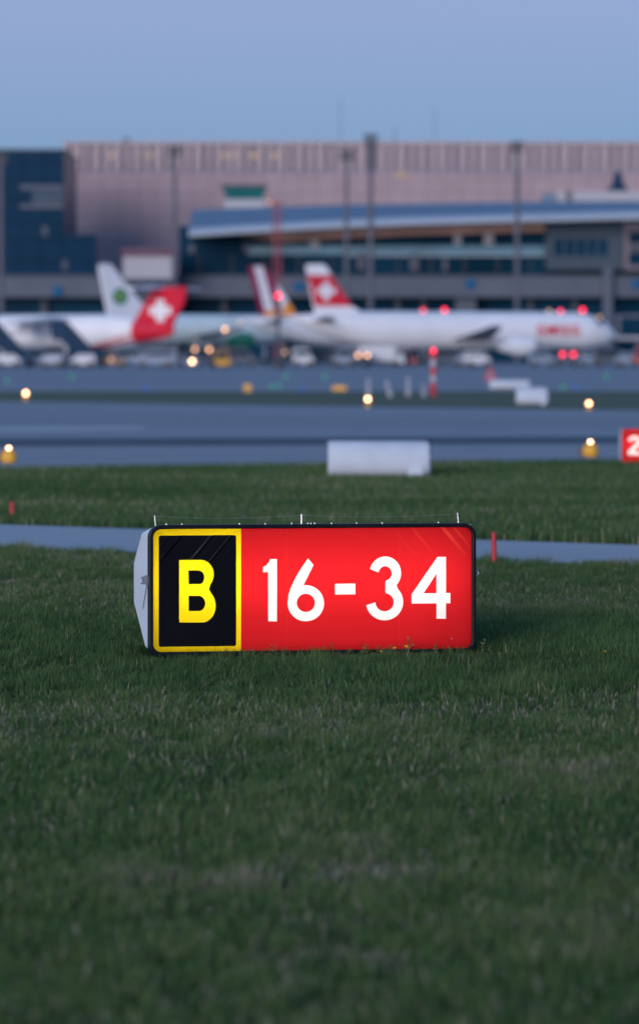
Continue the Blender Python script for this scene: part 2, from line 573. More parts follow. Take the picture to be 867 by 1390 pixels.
# dusk sky: lavender above a blue belt over the horizon
bg2 = wt.nodes.new('ShaderNodeBackground')
tc_ = wt.nodes.new('ShaderNodeTexCoord')
sx = wt.nodes.new('ShaderNodeSeparateXYZ')
wt.links.new(tc_.outputs['Generated'], sx.inputs[0])
rm = wt.nodes.new('ShaderNodeValToRGB')
el = rm.color_ramp.elements
el[0].position, el[0].color = 0.0, (0.125, 0.19, 0.365, 1)
el[1].position, el[1].color = 1.0, (0.11, 0.25, 0.50, 1)
for p_, c_ in ((0.035, (0.15, 0.22, 0.39)), (0.083, (0.27, 0.285, 0.445)), (0.16, (0.25, 0.29, 0.50)), (0.45, (0.15, 0.27, 0.52))):
    k_ = el.new(p_)
    k_.color = (*c_, 1)
wt.links.new(sx.outputs['Z'], rm.inputs['Fac'])
wt.links.new(rm.outputs['Color'], bg2.inputs['Color'])
bg2.inputs['Strength'].default_value = 1.0
ads = wt.nodes.new('ShaderNodeAddShader')
wt.links.new(bg.outputs[0], ads.inputs[0])
wt.links.new(bg2.outputs[0], ads.inputs[1])
wt.links.new(ads.outputs[0], wo.inputs['Surface'])

sl = bpy.data.lights.new('sun', 'SUN')
sl.energy = 3.1
sl.angle = R(28)
sl.color = (1.0, 0.90, 0.92)
so = bpy.data.objects.new('sun', sl)
col.objects.link(so)
# direction towards the sun: azimuth measured clockwise from +Y
sd = Vector((math.sin(R(SUN_AZ)) * math.cos(R(SUN_EL)), math.cos(R(SUN_AZ)) * math.cos(R(SUN_EL)), math.sin(R(SUN_EL))))
so.rotation_euler = sd.to_track_quat('Z', 'Y').to_euler()
so.location = sd * 50

# ------------------------------------------------------------------ ground and pavements


def flat(name, pts, z, mat, label=None):
    mb = MB()
    mb.add([(p[0], p[1], z) for p in pts], [tuple(range(len(pts)))])
    o = mb.build(name, mat)
    tag(o, label, kind='structure')
    return o


def long_line(a, b, ext):
    """ground line through two photo points, lengthened both ways"""
    p, q = ground(*a), ground(*b)
    u = (q - p).normalized()
    return p - u * ext, q + u * ext


def strip(name, near, far, z, mat, ext):
    a, b = long_line(*near, ext)
    c, d = long_line(*far, ext)
    return flat(name, [a, b, d, c], z, mat)


flat('ground', [(-9000, -300), (9000, -300), (9000, 16000), (-9000, 16000)], 0.0, M['turf'])
flat('lawn', [(-40, -20), (40, -20), (40, 36), (-40, 36)], 0.004, M['soil'])
strip('service_road', ((0, 748), (867, 771)), ((0, 713), (867, 741)), 0.010, M['service'], 6)
strip('runway', ((0, 637), (867, 626)), ((0, 545), (867, 557.5)), 0.006, M['asphalt'], 25)
strip('runway_shoulder', ((0, 635.5), (867, 624.5)), ((0, 607), (867, 603)), 0.010, M['asphalt_light'], 25)
strip('runway_joint_strip', ((0, 607), (867, 602)), ((0, 596), (867, 593)), 0.014, M['asphalt_dark'], 25)
strip('runway_edge_line', ((0, 630.5), (867, 619.5)), ((0, 628), (867, 617.8)), 0.016, M['marking'], 25)
flat('runway_marking', [ground(-200, 586.5), ground(205, 586.5), ground(190, 579.5), ground(-200, 579.5)], 0.012, M['marking'])
strip('runway_centre_line', ((330, 565.5), (867, 577.5)), ((330, 563.8), (867, 575.4)), 0.012, M['asphalt_light'], 25)
flat('apron', [(-1500, ground(0, 530.5).y), (1500, ground(0, 532).y), (1500, 1400), (-1500, 1400)], 0.008, M['apron'])
for k, (x0, y0, x1, y1) in enumerate(((-300, 512, 1100, 510.6), (-300, 503.5, 1100, 502.6))):
    flat('apron_line', [ground(x0, y0), ground(x1, y0), ground(x1, y1), ground(x0, y1)], 0.012, M['asphalt_light'])


# ------------------------------------------------------------------ grass
def vnoise(x, y, seed, scale):
    """smooth value noise"""
    rs = np.random.RandomState(seed)
    g = rs.rand(256, 256)
    X, Y = x / scale + 100.0, y / scale + 100.0
    xi, yi = np.floor(X).astype(int), np.floor(Y).astype(int)
    fx, fy = X - xi, Y - yi
    fx, fy = fx * fx * (3 - 2 * fx), fy * fy * (3 - 2 * fy)
    a, b = g[xi % 256, yi % 256], g[(xi + 1) % 256, yi % 256]
    c, d = g[xi % 256, (yi + 1) % 256], g[(xi + 1) % 256, (yi + 1) % 256]
    return (a * (1 - fx) + b * fx) * (1 - fy) + (c * (1 - fx) + d * fx) * fy


def grass_mat():
    m, nt, out = new_mat('grass_blades')
    b = nt.nodes.new('ShaderNodeBsdfPrincipled')
    at_ = nt.nodes.new('ShaderNodeAttribute')
    at_.attribute_name = 'tone'
    r = nt.nodes.new('ShaderNodeValToRGB')
    e = r.color_ramp.elements
    e[0].position, e[0].color = 0.0, (0.042, 0.094, 0.028, 1)
    e[1].position, e[1].color = 1.0, (0.44, 0.39, 0.30, 1)
    for p, c in ((0.35, (0.066, 0.138, 0.042)), (0.6, (0.110, 0.180, 0.056)), (0.78, (0.14, 0.18, 0.08)), (0.88, (0.24, 0.22, 0.15))):
        k = e.new(p)
        k.color = (*c, 1)
    nt.links.new(at_.outputs['Fac'], r.inputs['Fac'])
    nt.links.new(r.outputs['Color'], b.inputs['Base Color'])
    b.inputs['Roughness'].default_value = 0.75
    b.inputs['Specular IOR Level'].default_value = 0.25
    tr = nt.nodes.new('ShaderNodeBsdfTranslucent')
    nt.links.new(r.outputs['Color'], tr.inputs['Color'])
    mx = nt.nodes.new('ShaderNodeMixShader')
    mx.inputs[0].default_value = 0.25
    nt.links.new(b.outputs[0], mx.inputs[1])
    nt.links.new(tr.outputs[0], mx.inputs[2])
    nt.links.new(mx.outputs[0], out.inputs['Surface'])
    return m


M['grass'] = grass_mat()


def blades(name, x, y, length, width, tone, lean, seed, z0=0.0):
    """one mesh of bent, tapering blades"""
    rs = np.random.RandomState(seed)
    n = len(x)
    az = rs.rand(n) * 2 * math.pi
    face = az + math.pi / 2 + (rs.rand(n) - 0.5) * 0.8
    wx, wy = np.cos(face) * width / 2, np.sin(face) * width / 2
    dx, dy = np.cos(az), np.sin(az)
    a1 = lean * 0.5
    a2 = lean * 1.25
    h1, h2 = length * 0.55, length * 0.45
    mx_, mz = np.sin(a1) * h1, np.cos(a1) * h1
    tx, tz = mx_ + np.sin(a2) * h2, mz + np.cos(a2) * h2
    v = np.empty((n, 5, 3), np.float32)
    v[:, 0] = np.stack([x - wx, y - wy, np.full(n, z0)], 1)
    v[:, 1] = np.stack([x + wx, y + wy, np.full(n, z0)], 1)
    v[:, 2] = np.stack([x + dx * mx_ + wx * .8, y + dy * mx_ + wy * .8, z0 + mz], 1)
    v[:, 3] = np.stack([x + dx * mx_ - wx * .8, y + dy * mx_ - wy * .8, z0 + mz], 1)
    v[:, 4] = np.stack([x + dx * tx, y + dy * tx, z0 + np.maximum(tz, 0.004)], 1)
    me = bpy.data.meshes.new(name)
    me.vertices.add(n * 5)
    me.vertices.foreach_set('co', v.ravel())
    base = (np.arange(n) * 5)[:, None]
    loops = np.concatenate([base + np.array([0, 1, 2, 3]), base + np.array([3, 2, 4])], 1).ravel()
    me.loops.add(n * 7)
    me.loops.foreach_set('vertex_index', loops.astype(np.int32))
    me.polygons.add(n * 2)
    st = np.stack([np.arange(n) * 7, np.arange(n) * 7 + 4], 1).ravel()
    me.polygons.foreach_set('loop_start', st.astype(np.int32))
    me.update(calc_edges=True)
    a = me.attributes.new('tone', 'FLOAT', 'POINT')
    a.data.foreach_set('value', np.repeat(tone, 5).astype(np.float32))
    me.materials.append(M['grass'])
    o = bpy.data.objects.new(name, me)
    col.objects.link(o)
    return o


SIGN_C = at(423, 799.5, 25.8)
YAW = R(14)


def road_near_y(x):
    p, q = ground(0, 748), ground(867, 771)
    return p.y + (x - p.x) / (q.x - p.x) * (q.y - p.y)


def road_far_y(x):
    p, q = ground(0, 713), ground(867, 741)
    return p.y + (x - p.x) / (q.x - p.x) * (q.y - p.y)


rs = np.random.RandomState(3)
N = 860000
yy = 8.5 + (44 - 8.5) * rs.rand(N) ** 0.9
half = yy * 0.081 + 2.0
xx = (rs.rand(N) * 2 - 1) * half
edge = np.array([road_near_y(v) for v in xx])
wob = vnoise(xx, yy * 0, 21, 0.25) * 0.35
ok = yy < edge - 0.05 + wob - 0.17
# sign foot keeps clear of blades inside the housing
su = (xx - SIGN_C.x) * math.cos(YAW) + (yy - SIGN_C.y) * math.sin(YAW)
sv = -(xx - SIGN_C.x) * math.sin(YAW) + (yy - SIGN_C.y) * math.cos(YAW)
ok &= ~((np.abs(su) < 1.09) & (sv > 0.03) & (sv < 0.56))
xx, yy, su, sv = xx[ok], yy[ok], su[ok], sv[ok]
n = len(xx)
patch = vnoise(xx, yy, 5, 1.3)
fine = vnoise(xx, yy, 6, 0.22)
mid = vnoise(xx, yy * 0.6, 9, 0.55)
wx_ = xx + 0.5 * vnoise(xx, yy, 41, 0.5)
wy_ = yy + 1.1 * vnoise(xx, yy, 42, 0.6)
dry = 0.5 * vnoise(wx_ * 0.8 + wy_ * 0.3, wy_ * 0.7 - wx_ * 0.5, 8, 0.7) + 0.3 * vnoise(wx_, wy_ * 0.6, 43, 0.28) + 0.2 * vnoise(wx_, wy_, 44, 0.1)
length = 0.80 * (0.026 + 0.038 * fine + 0.032 * mid + 0.02 * patch) * (0.7 + 0.6 * rs.rand(n))
nearedge = np.clip(1 - (np.array([road_near_y(v) for v in xx]) - yy) / 1.2, 0, 1)
length *= 1 + 0.7 * nearedge * fine
big = vnoise(xx + 0.4 * yy, yy * 0.8, 61, 2.2)
clump = vnoise(xx, yy * 0.8, 62, 0.13)
tone = 0.26 + 0.26 * rs.rand(n) + 0.34 * (patch - 0.5) + 0.32 * (fine - 0.5) + 0.30 * (mid - 0.5) + 0.30 * (big - 0.5) + 0.30 * (clump - 0.5)
length *= 0.72 + 0.56 * clump
bare = np.clip((dry - 0.66) / 0.12, 0, 1)
length *= 1 - 0.45 * bare
deadp = 0.055 + 0.40 * bare + 0.30 * np.clip((dry - 0.62) / 0.3, 0, 1) + 0.10 * np.clip((0.4 - mid) / 0.3, 0, 1)
dead = rs.rand(n) < deadp
tone[dead] = 0.72 + 0.28 * rs.rand(dead.sum())
# darker, longer blades in the strip round the sign, dry strips in front of and behind it
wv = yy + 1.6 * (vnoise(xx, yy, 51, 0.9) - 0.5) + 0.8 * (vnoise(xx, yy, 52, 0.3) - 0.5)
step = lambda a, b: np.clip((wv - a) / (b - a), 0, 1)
dark_strip = step(22.6, 23.6) * (1 - step(28.6, 30.0))
dryb = step(29.6, 30.6) * (1 - step(32.5, 34.0)) * 0.8 + step(20.0, 20.8) * (1 - step(22.0, 22.8))
tone -= 0.16 * dark_strip
tone += 0.08 * dryb
length *= 1 + 0.25 * dark_strip - 0.15 * dryb
sel = rs.rand(n) < 0.14 * dryb * (0.3 + 1.4 * fine)
tone[sel] = 0.70 + 0.30 * rs.rand(sel.sum())
dead |= sel
lean = 0.15 + 0.75 * rs.rand(n)
lean[dead] += 0.35
length[dead] *= 1.0 + 0.35 * rs.rand(dead.sum())
# taller growth in front of and around the sign foot, which the mower misses
foot = np.clip(1 - np.abs(sv + 0.05) / 0.30, 0, 1) * (np.abs(su) < 1.3)
length *= 1 - 0.62 * np.clip(1 - np.abs(sv + 0.25) / 0.5, 0, 1) * (np.abs(su) < 1.2) * (1 - 0.7 * (fine > 0.8))
lean *= 1 - 0.35 * foot
width = 0.0036 + 0.0026 * rs.rand(n)
width[dead] *= 1.35
# scattered longer tufts
C = 2600
cy = 9.5 + 28 * rs.rand(C) ** 0.9
cxx = (rs.rand(C) * 2 - 1) * (cy * 0.081 + 1.0)
K = 22
ty = (cy[:, None] + rs.normal(0, 0.022, (C, K))).ravel()
tx = (cxx[:, None] + rs.normal(0, 0.022, (C, K))).ravel()
tl = ((0.06 + 0.055 * rs.rand(C))[:, None] * (0.6 + 0.5 * rs.rand(C, K))).ravel()
tt = ((0.15 + 0.5 * rs.rand(C) ** 1.5)[:, None] + 0.2 * (rs.rand(C, K) - 0.5)).ravel()
tt[rs.rand(C * K) < 0.10] = 0.9
tu = (tx - SIGN_C.x) * math.cos(YAW) + (ty - SIGN_C.y) * math.sin(YAW)
tv = -(tx - SIGN_C.x) * math.sin(YAW) + (ty - SIGN_C.y) * math.cos(YAW)
ok = ~((np.abs(tu) < 1.2) & (tv > -0.5) & (tv < 0.6)) & (ty < np.array([road_near_y(v) for v in tx]) - 0.06)
k_ = int(ok.sum())
xx, yy = np.concatenate([xx, tx[ok]]), np.concatenate([yy, ty[ok]])
length, tone = np.concatenate([length, tl[ok]]), np.concatenate([tone, tt[ok]])
lean = np.concatenate([lean, 0.2 + 0.8 * rs.rand(k_)])
width = np.concatenate([width, 0.004 + 0.003 * rs.rand(k_)])
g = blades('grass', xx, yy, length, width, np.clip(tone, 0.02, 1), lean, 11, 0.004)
tag(g, 'short dusky green mown grass with straw coloured dry bits around the lit sign', 'grass', kind='stuff')

N = 150000
yy = 40 + 34 * rs.rand(N) ** 1.3
xx = (rs.rand(N) * 2 - 1) * (yy * 0.081 + 1.5)
ok = yy > np.array([road_far_y(v) for v in xx]) + 0.05 - 0.3 * vnoise(xx, yy * 0, 31, 0.3) + 0.15
rw0, rw1 = ground(0, 637), ground(867, 626)
ok &= yy < rw0.y + (xx - rw0.x) / (rw1.x - rw0.x) * (rw1.y - rw0.y) - 0.2
xx, yy = xx[ok], yy[ok]
n = len(xx)
fr = np.clip(1 - (yy - np.array([road_far_y(v) for v in xx])) / 0.8, 0, 1)
patch = vnoise(xx, yy, 15, 2.2)
fine = vnoise(xx, yy, 16, 0.4)
g = blades('grass', xx, yy, (0.06 + 0.05 * fine + 0.05 * fr) * (0.7 + 0.6 * rs.rand(n)), 0.010 + 0.008 * rs.rand(n),
           np.clip(0.10 + 0.34 * rs.rand(n) + 0.45 * (patch - 0.4) + 0.5 * (rs.rand(n) < 0.16), 0.02, 0.95), 0.2 + 0.7 * rs.rand(n), 12, 0.003)
tag(g, 'out of focus grass strip between the service road and the runway', 'grass', kind='stuff')


# ------------------------------------------------------------------ weeds and dandelions along the sign foot
def sign_plane(px, py):
    """local (u, z) of a photo point on the sign's face plane"""
    r = ray(px, py)
    nrm = Vector((math.sin(YAW), -math.cos(YAW), 0))
    o = Vector((0, 0, CAM_H))
    k = (SIGN_C - o).dot(nrm) / r.dot(nrm)
    p = o + r * k
    u = (p.x - SIGN_C.x) * math.cos(YAW) + (p.y - SIGN_C.y) * math.sin(YAW)
    return u, p.z


def weed_mat(name, c):
    return paint(name, c, 0.6, var=0.25, scale=30.0)


M['weed'] = weed_mat('weed_leaf', (0.12, 0.18, 0.045))
M['petal'] = weed_mat('dandelion_petal', (0.75, 0.48, 0.01))
M['stem'] = weed_mat('stem_green', (0.09, 0.12, 0.05))


def leafy_weed(name, h, leaves, seed):
    q = random.Random(seed)
    root = empty(name, (0, 0, 0))
    mb = MB()
    mb.path([(0, 0, 0), (0.006, 0.004, h * 0.5), (0.012 * q.uniform(-1, 1), 0, h)], 0.0022, 5)
    mb.build('stem', M['stem'], root)
    lb = MB()
    for i in range(leaves):
        z = h * (0.12 + 0.85 * i / leaves)
        a = i * 2.4 + q.random()
        L = 0.055 * (1.15 - 0.55 * i / leaves) * q.uniform(0.8, 1.2)
        w = L * 0.22
        up = q.uniform(0.2, 0.9)
        d = Vector((math.cos(a), math.sin(a), 0))
        s = Vector((-math.sin(a), math.cos(a), 0))
        p0 = Vector((0.004, 0, z))
        p1 = p0 + d * L * 0.5 + Vector((0, 0, L * 0.5 * up))
        p2 = p0 + d * L + Vector((0, 0, L * 0.4 * up))
        lb.add([p0, p1 + s * w, p2, p1 - s * w, p1 + Vector((0, 0, -0.004))], [(0, 4, 1), (4, 2, 1), (0, 3, 4), (4, 3, 2)])
    o = lb.build('foliage', M['weed'], root)
    return root


weeds = [leafy_weed('leafy_weed', 0.10, 11, s) for s in (1, 2, 3)]
weed_px = [(300, 0.9), (330, 0.8), (345, 1.0), (365, 1.0), (384, 1.15), (398, 0.9), (418, 0.8), (432, 1.2), (449, 1.0), (470, 0.9), (486, 0.8),
           (508, 1.1), (520, 1.0), (548, 1.3), (566, 0.9), (585, 1.3), (605, 1.0), (625, 0.9), (646, 1.2), (660, 0.9)]
q = random.Random(9)
weed_px += [(q.uniform(292, 640), q.uniform(0.6, 1.0)) for k in range(24)]
weed_px = [(a, b * (0.9 if k % 5 == 3 else 0.62)) for k, (a, b) in enumerate(weed_px)]
q = random.Random(5)
for i, (px, sc) in enumerate(weed_px):
    o = weeds[i] if i < 3 else copy_tree(weeds[i % 3])
    u, _ = sign_plane(px, 885)
    v = -0.05 - 0.10 * q.random()
    o.location = (SIGN_C.x + u * math.cos(YAW) - v * math.sin(YAW), SIGN_C.y + u * math.sin(YAW) + v * math.cos(YAW), 0.004)
    o.rotation_euler = (q.uniform(-.15, .15), q.uniform(-.15, .15), q.uniform(0, 6.28))
    o.scale = (sc, sc, sc)
    tag(o, 'small leafy weed growing in the grass along the foot of the lit sign', 'weed', 'leafy weeds along the sign foot')


def dandelion(name):
    root = empty(name, (0, 0, 0))
    mb = MB()
    mb.path([(0, 0, 0), (0.004, 0, 0.06), (0.002, -0.004, 0.11)], 0.002, 5)
    mb.build('stem', M['stem'], root)
    fb = MB()
    for ring_, (r_, z_) in enumerate(((0.019, 0.112), (0.013, 0.117), (0.007, 0.120))):
        for i in range(16):
            a = i * math.tau / 16 + ring_ * 0.2
            d = Vector((math.cos(a), math.sin(a), 0))
            s = Vector((-math.sin(a), math.cos(a), 0)) * 0.0028
            c = Vector((0.002, -0.004, 0.110))
            t = c + d * r_ + Vector((0, 0, z_ - 0.110 + 0.004))
            fb.add([c - s * .5, c + s * .5, t + s, t - s], [(0, 1, 2, 3)])
    fb.build('flower_head', M['petal'], root)
    return root


dand = dandelion('dandelion')
for i, (px, v, sc, lab) in enumerate(((523, -0.24, 0.62, 'yellow dandelion under the dash of the runway sign'),
                                      (537, -0.22, 0.72, 'yellow dandelion under the digit three of the runway sign'),
                                      (499, -0.27, 0.5, 'small yellow dandelion low in the grass left of two taller ones'),
                                      (775, -0.60, 0.55, 'tiny yellow dandelion alone in the grass right of the runway sign'))):
    o = dand if i == 0 else copy_tree(dand)
    u, _ = sign_plane(px, 885)
    o.location = (SIGN_C.x + u * math.cos(YAW) - v * math.sin(YAW), SIGN_C.y + u * math.sin(YAW) + v * math.cos(YAW), 0.004)
    o.rotation_euler = (0.35 + 0.1 * i, 0.1 * (i - 1), 0.2 * i)
    o.scale = (sc, sc, sc)
    tag(o, lab, 'flower', 'dandelions in the grass')

# ------------------------------------------------------------------ the lit runway holding sign
sign = empty('runway_sign', (SIGN_C.x, SIGN_C.y, 0.0), YAW)
tag(sign, 'large lit red and black runway sign reading B 16-34 standing in the grass', 'runway sign')


def SP(pts):
    return [sign_plane(*p) for p in pts]


# frame: outer and inner outline, 4 cm deep, proud of the film
fo = round_rect(201.5, 712.5, 645, 893, 17)  # bottom edge drawn lower to include part of the shadow beneath the frame
fi = round_rect(207.5, 718.2, 639.6, 885.4, 11)


def skew(p):            # photo rows: the frame's top and bottom rise a little to the right
    x, y = p
    t = (x - 201.5) / 443.5
    yt, yb = 712.6 - 2.9 * t, 888.9 - 5.4 * t
    k = (y - 712.5) / (889 - 712.5)
    return (x, yt + (yb - yt) * k)


fo2, fi2 = SP([skew(p) for p in fo]), SP([skew(p) for p in fi])
v_, f_ = cut_sheet([fo2, fi2])
o = sheet('frame', v_, f_, M['frame_black'], sign, -0.022, 0.035)
b_ = o.modifiers.new('bevel', 'BEVEL')
b_.width = 0.006
b_.segments = 2
b_.limit_method = 'ANGLE'
b_.angle_limit = R(60)

# film panels: the lettering is cut out of them and filled with its own film
digits = ['1', '6', 'dash', '3', '4']
red_o = [(327.0, 716.5), (641, 714.2), (641, 885.2), (327, 887.8)]
v_, f_ = cut_sheet([SP(red_o)] + [SP(l) for d in digits for l in GLYPH[d]])
sheet('red_panel', v_, f_, M['film_red'], sign, 0.0)
for d in digits:
    v_, f_ = cut_sheet([SP(l) for l in GLYPH[d]])
    sheet('dash' if d == 'dash' else 'digit', v_, f_, M['film_white'], sign, 0.0)
yel_o = [skew(p) for p in round_rect(205.5, 716.2, 327, 887.2, 9, corners=(1, 0, 0, 1))]
yel_i = [skew(p) for p in round_rect(215.3, 727, 320.6, 878.6, 3)]
v_, f_ = cut_sheet([SP(yel_o), SP(yel_i)])
sheet('yellow_border', v_, f_, M['film_yellow'], sign, 0.0)
v_, f_ = cut_sheet([SP(yel_i)] + [SP(l) for l in GLYPH['B']])
sheet('black_panel', v_, f_, M['film_black'], sign, 0.0)
v_, f_ = cut_sheet([SP(l) for l in GLYPH['B']])
sheet('letter', v_, f_, M['film_yellow'], sign, 0.0)

uL, zT = sign_plane(*skew((201.5, 712.5)))
uR, zB = sign_plane(*skew((645, 889)))
zB = max(zB, 0.012) + 0.03
zT -= 0.006
prof = [(0.034, zT - 0.01), (0.30, zT - 0.05), (0.50, zT - 0.205), (0.555, zT - 0.25), (0.555, zB + 0.27), (0.19, zB + 0.008), (0.034, zB + 0.004)]
hb = MB()
hb.rings([[(uL + 0.012, y, z) for y, z in prof], [(uR - 0.012, y, z) for y, z in prof]], cap0=True, cap1=True)
# leave the front open: drop the face that closes the profile at the frame
hb.f = [f for f in hb.f if not (len(f) == 4 and all(abs(hb.v[i][1] - 0.034) < 1e-6 for i in f))]
hb.build('housing', M['housing_grey'], sign, bevel=0.03)
for zt, yt in ((0.44, 0.18), (0.55, 0.18)):
    tb = MB()
    tb.tube((uL + 0.05, yt, zt), (uR - 0.07, yt, zt), 0.013, n=10)
    tb.build('fluorescent_tube', M['tube'], sign)
for u in (uL + 0.25, uR - 0.25):
    lb = MB()
    lb.box((u - 0.04, 0.10, -0.03), (u + 0.04, 0.16, zB + 0.03))
    lb.build('leg', M['mast_dark'], sign)
# bird wire on three little rods along the top
rods = []
for px, top in ((211, 699.5), (409, 698), (622, 696)):
    u, zt = sign_plane(px, top)
    _, zb = sign_plane(px, 712.5 - 2.9 * (px - 201.5) / 443.5)
    rb = MB()
    lean = -0.006 if px != 409 else 0.0
    rb.tube((u, 0.0, zb - 0.006), (u + lean, 0.0, zt), 0.0042, 0.0036, 8)
    rb.build('bird_wire_rod', M['steel'], sign)
    rods.append((u, zt))
for (u0, z0), (u1, z1) in zip(rods[:-1], rods[1:]):
    wb = MB()
    wb.path([(u0 + (u1 - u0) * t, 0.0, z0 - 0.006 + (z1 - z0) * t - 0.016 * 4 * t * (1 - t)) for t in [i / 14 for i in range(15)]], 0.0007, 5)
    wb.build('bird_wire', M['steel'], sign)
for px in (226, 247, 325, 360, 396, 418, 422, 427, 450, 484, 519, 595):
    u, zb = sign_plane(px, 712.0 - 2.9 * (px - 201.5) / 443.5)
    kb = MB()
    kb.lathe([(0.0045, 0), (0.0045, 0.006), (0.003, 0.010), (0.0006, 0.011)], (u, 0.004, zb - 0.004), n=8)
    kb.build('bolt', M['steel'], sign)
# latch and its hanging cable loop on the left edge, eyelet on the right edge
u, z = sign_plane(200, 788)
lb = MB()
lb.box((u - 0.018, 0.05, z - 0.028), (u + 0.004, 0.075, z + 0.022))
lb.tube((u - 0.03, 0.06, z + 0.012), (u + 0.012, 0.06, z + 0.026), 0.006, n=8)
lb.tube((u - 0.028, 0.06, z - 0.022), (u, 0.06, z - 0.012), 0.007, n=8)
lb.build('latch', M['steel'], sign)
cb = MB()
loop = []
for i in range(25):
    t = i / 24
    a = math.pi * 2 * t
    loop.append((uL + 0.006 - 0.004 * math.sin(a), 0.075 + 0.20 * math.sin(math.pi * t) ** 1.0 * (0.35 + 0.65 * t), z - 0.02 - 0.17 * math.sin(math.pi * t)))
cb.path(loop, 0.0016, 5)
cb.build('cable_loop', M['mast_dark'], sign)
u, z = sign_plane(646.5, 778)
eb = MB()
eb.path([(u + 0.012 * math.cos(a), 0.0, z + 0.016 * math.sin(a)) for a in [i * math.tau / 16 for i in range(17)]], 0.0035, 6)
eb.build('eyelet', M['steel'], sign)
u, z = sign_plane(612.5, 867)
sb = MB()
sb.lathe([(0.0001, -0.002), (0.005, -0.0015), (0.005, 0.001), (0.0001, 0.0015)], (u, -0.002, z), axis='y', n=10)
sb.build('rivet', M['steel'], sign)


# ------------------------------------------------------------------ small posts by the service road
def red_post(px, py, top, d_width, label):
    p = ground(px, py)
    s = p.y / F
    h = (py - top) * s
    r = d_width * s / 2
    root = empty('marker_post', (p.x, p.y, 0.0))
    mb = MB()
    mb.lathe([(r, 0), (r, h - r * .6), (r * .8, h - r * .2), (r * .3, h)], n=14)
    mb.build('post', M['red_paint'], root, smooth=True)
    mb = MB()
    mb.lathe([(r * 2.2, -0.02), (r * 2.2, 0.012), (r * 1.2, 0.02)], n=14)
    mb.build('base', M['mast_dark'], root)
    tag(root, label, 'marker post', 'red marker posts beside the service road')
    root.rotation_euler = (0, R(-1.0), 0)
    return root


red_post(670.5, 770, 722, 7, 'red marker post at the grass edge just right of the lit runway sign')
red_post(16.5, 703, 681, 5.5, 'red marker post in the far grass strip at the left photo edge')


# ------------------------------------------------------------------ runway lights
def lamp_r(d, px=5.2):
    return px * d / F / 2


def edge_light(px, py_lamp, py_ground, label, big):
    p = ground(px, py_ground)
    s = p.y / F
    root = empty('runway_edge_light', (p.x, p.y, 0.0))
    zl = (gy(p.y) - py_lamp) * s
    if big:
        r = 11.5 * s
        mb = MB()
        mb.lathe([(r * 0.75, 0), (r * 0.8, r * 0.15), (r * 0.95, r * 0.3), (r, r * 0.75), (r * 0.9, r * 1.25), (r * 0.55, r * 1.55), (r * 0.3, r * 1.65)], n=20)
        mb.build('base', M['light_yellow'], root, smooth=True)
        mb = MB()
        mb.box((-r * 1.45, -r * .3, 0.0), (-r * 0.9, r * .3, r * 1.3))
        mb.build('junction_box', M['mast'], root, bevel=0.01)
        zb = r * 1.6
    else:
        mb = MB()
        mb.lathe([(4 * s, 0), (4 * s, 2 * s), (2 * s, 3 * s), (1.6 * s, 7 * s)], n=12)
        mb.build('base', M['light_yellow'], root, smooth=True)
        zb = 6 * s
    lb = MB()
    lb.sphere((0, 0, max(zl, zb + lamp_r(p.y) * 0.8)), lamp_r(p.y), 8)
    lb.build('lamp', M['lamp_warm'], root, smooth=True)
    if zl - lamp_r(p.y) > zb:
        tb = MB()
        tb.tube((0, 0, zb - 0.01), (0, 0, zl - lamp_r(p.y) * .7), 1.2 * s)
        tb.build('stem', M['mast_dark'], root)
    tag(root, label, 'runway light', 'runway edge lights')


edge_light(12, 611.5, 629, 'glowing runway light on a yellow base at the near runway edge, left photo edge', True)
edge_light(801, 603.5, 620.5, 'glowing runway light on a yellow base left of the distant red sign', True)
edge_light(499, 541.5, 552, 'glowing runway light on the far runway edge below the white stake', False)
edge_light(799, 547.5, 556, 'glowing runway light on the far runway edge at right', False)
edge_light(35, 533.5, 543, 'glowing runway light on the far runway edge at left', False)


def taxi_light(px, py, colour, label, group):
    p = ground(px, py + 3)
    s = p.y / F
    root = empty('taxiway_light', (p.x, p.y, 0.0))
    mb = MB()
    mb.lathe([(2.5 * s, 0), (2.5 * s, 0.8 * s), (1 * s, 1.2 * s)], n=10)
    mb.build('base', M['mast_dark'], root)
    lb = MB()
    lb.sphere((0, 0, 2.6 * s), 2.0 * s, 7)
    lb.build('lamp', M['lamp_' + colour], root, smooth=True)
    tag(root, label, 'taxiway light', group)


for px, py, w in ((10, 516, 'at the left photo edge'), (98, 511, 'below the left dark stair truck'), (388, 510, 'right of the dark lamp post foot'),
                  (368, 524, 'at the grass edge, left of a close pair'), (378, 523, 'at the grass edge, right of a close pair'), (441, 511, 'beyond the flat amber box'),
                  (764, 525, 'right of the pair of white cabinets'), (823, 511, 'at the right photo edge')):
    taxi_light(px, py, 'green', 'faint green taxiway light ' + w, 'green taxiway lights')
for px, py, w in ((197, 527, 'below the red tail'), (410, 528, 'near the two green ones'), (780, 524, 'right of the white cabinets')):
    taxi_light(px, py, 'blue', 'faint blue taxiway light ' + w, 'blue taxiway lights')


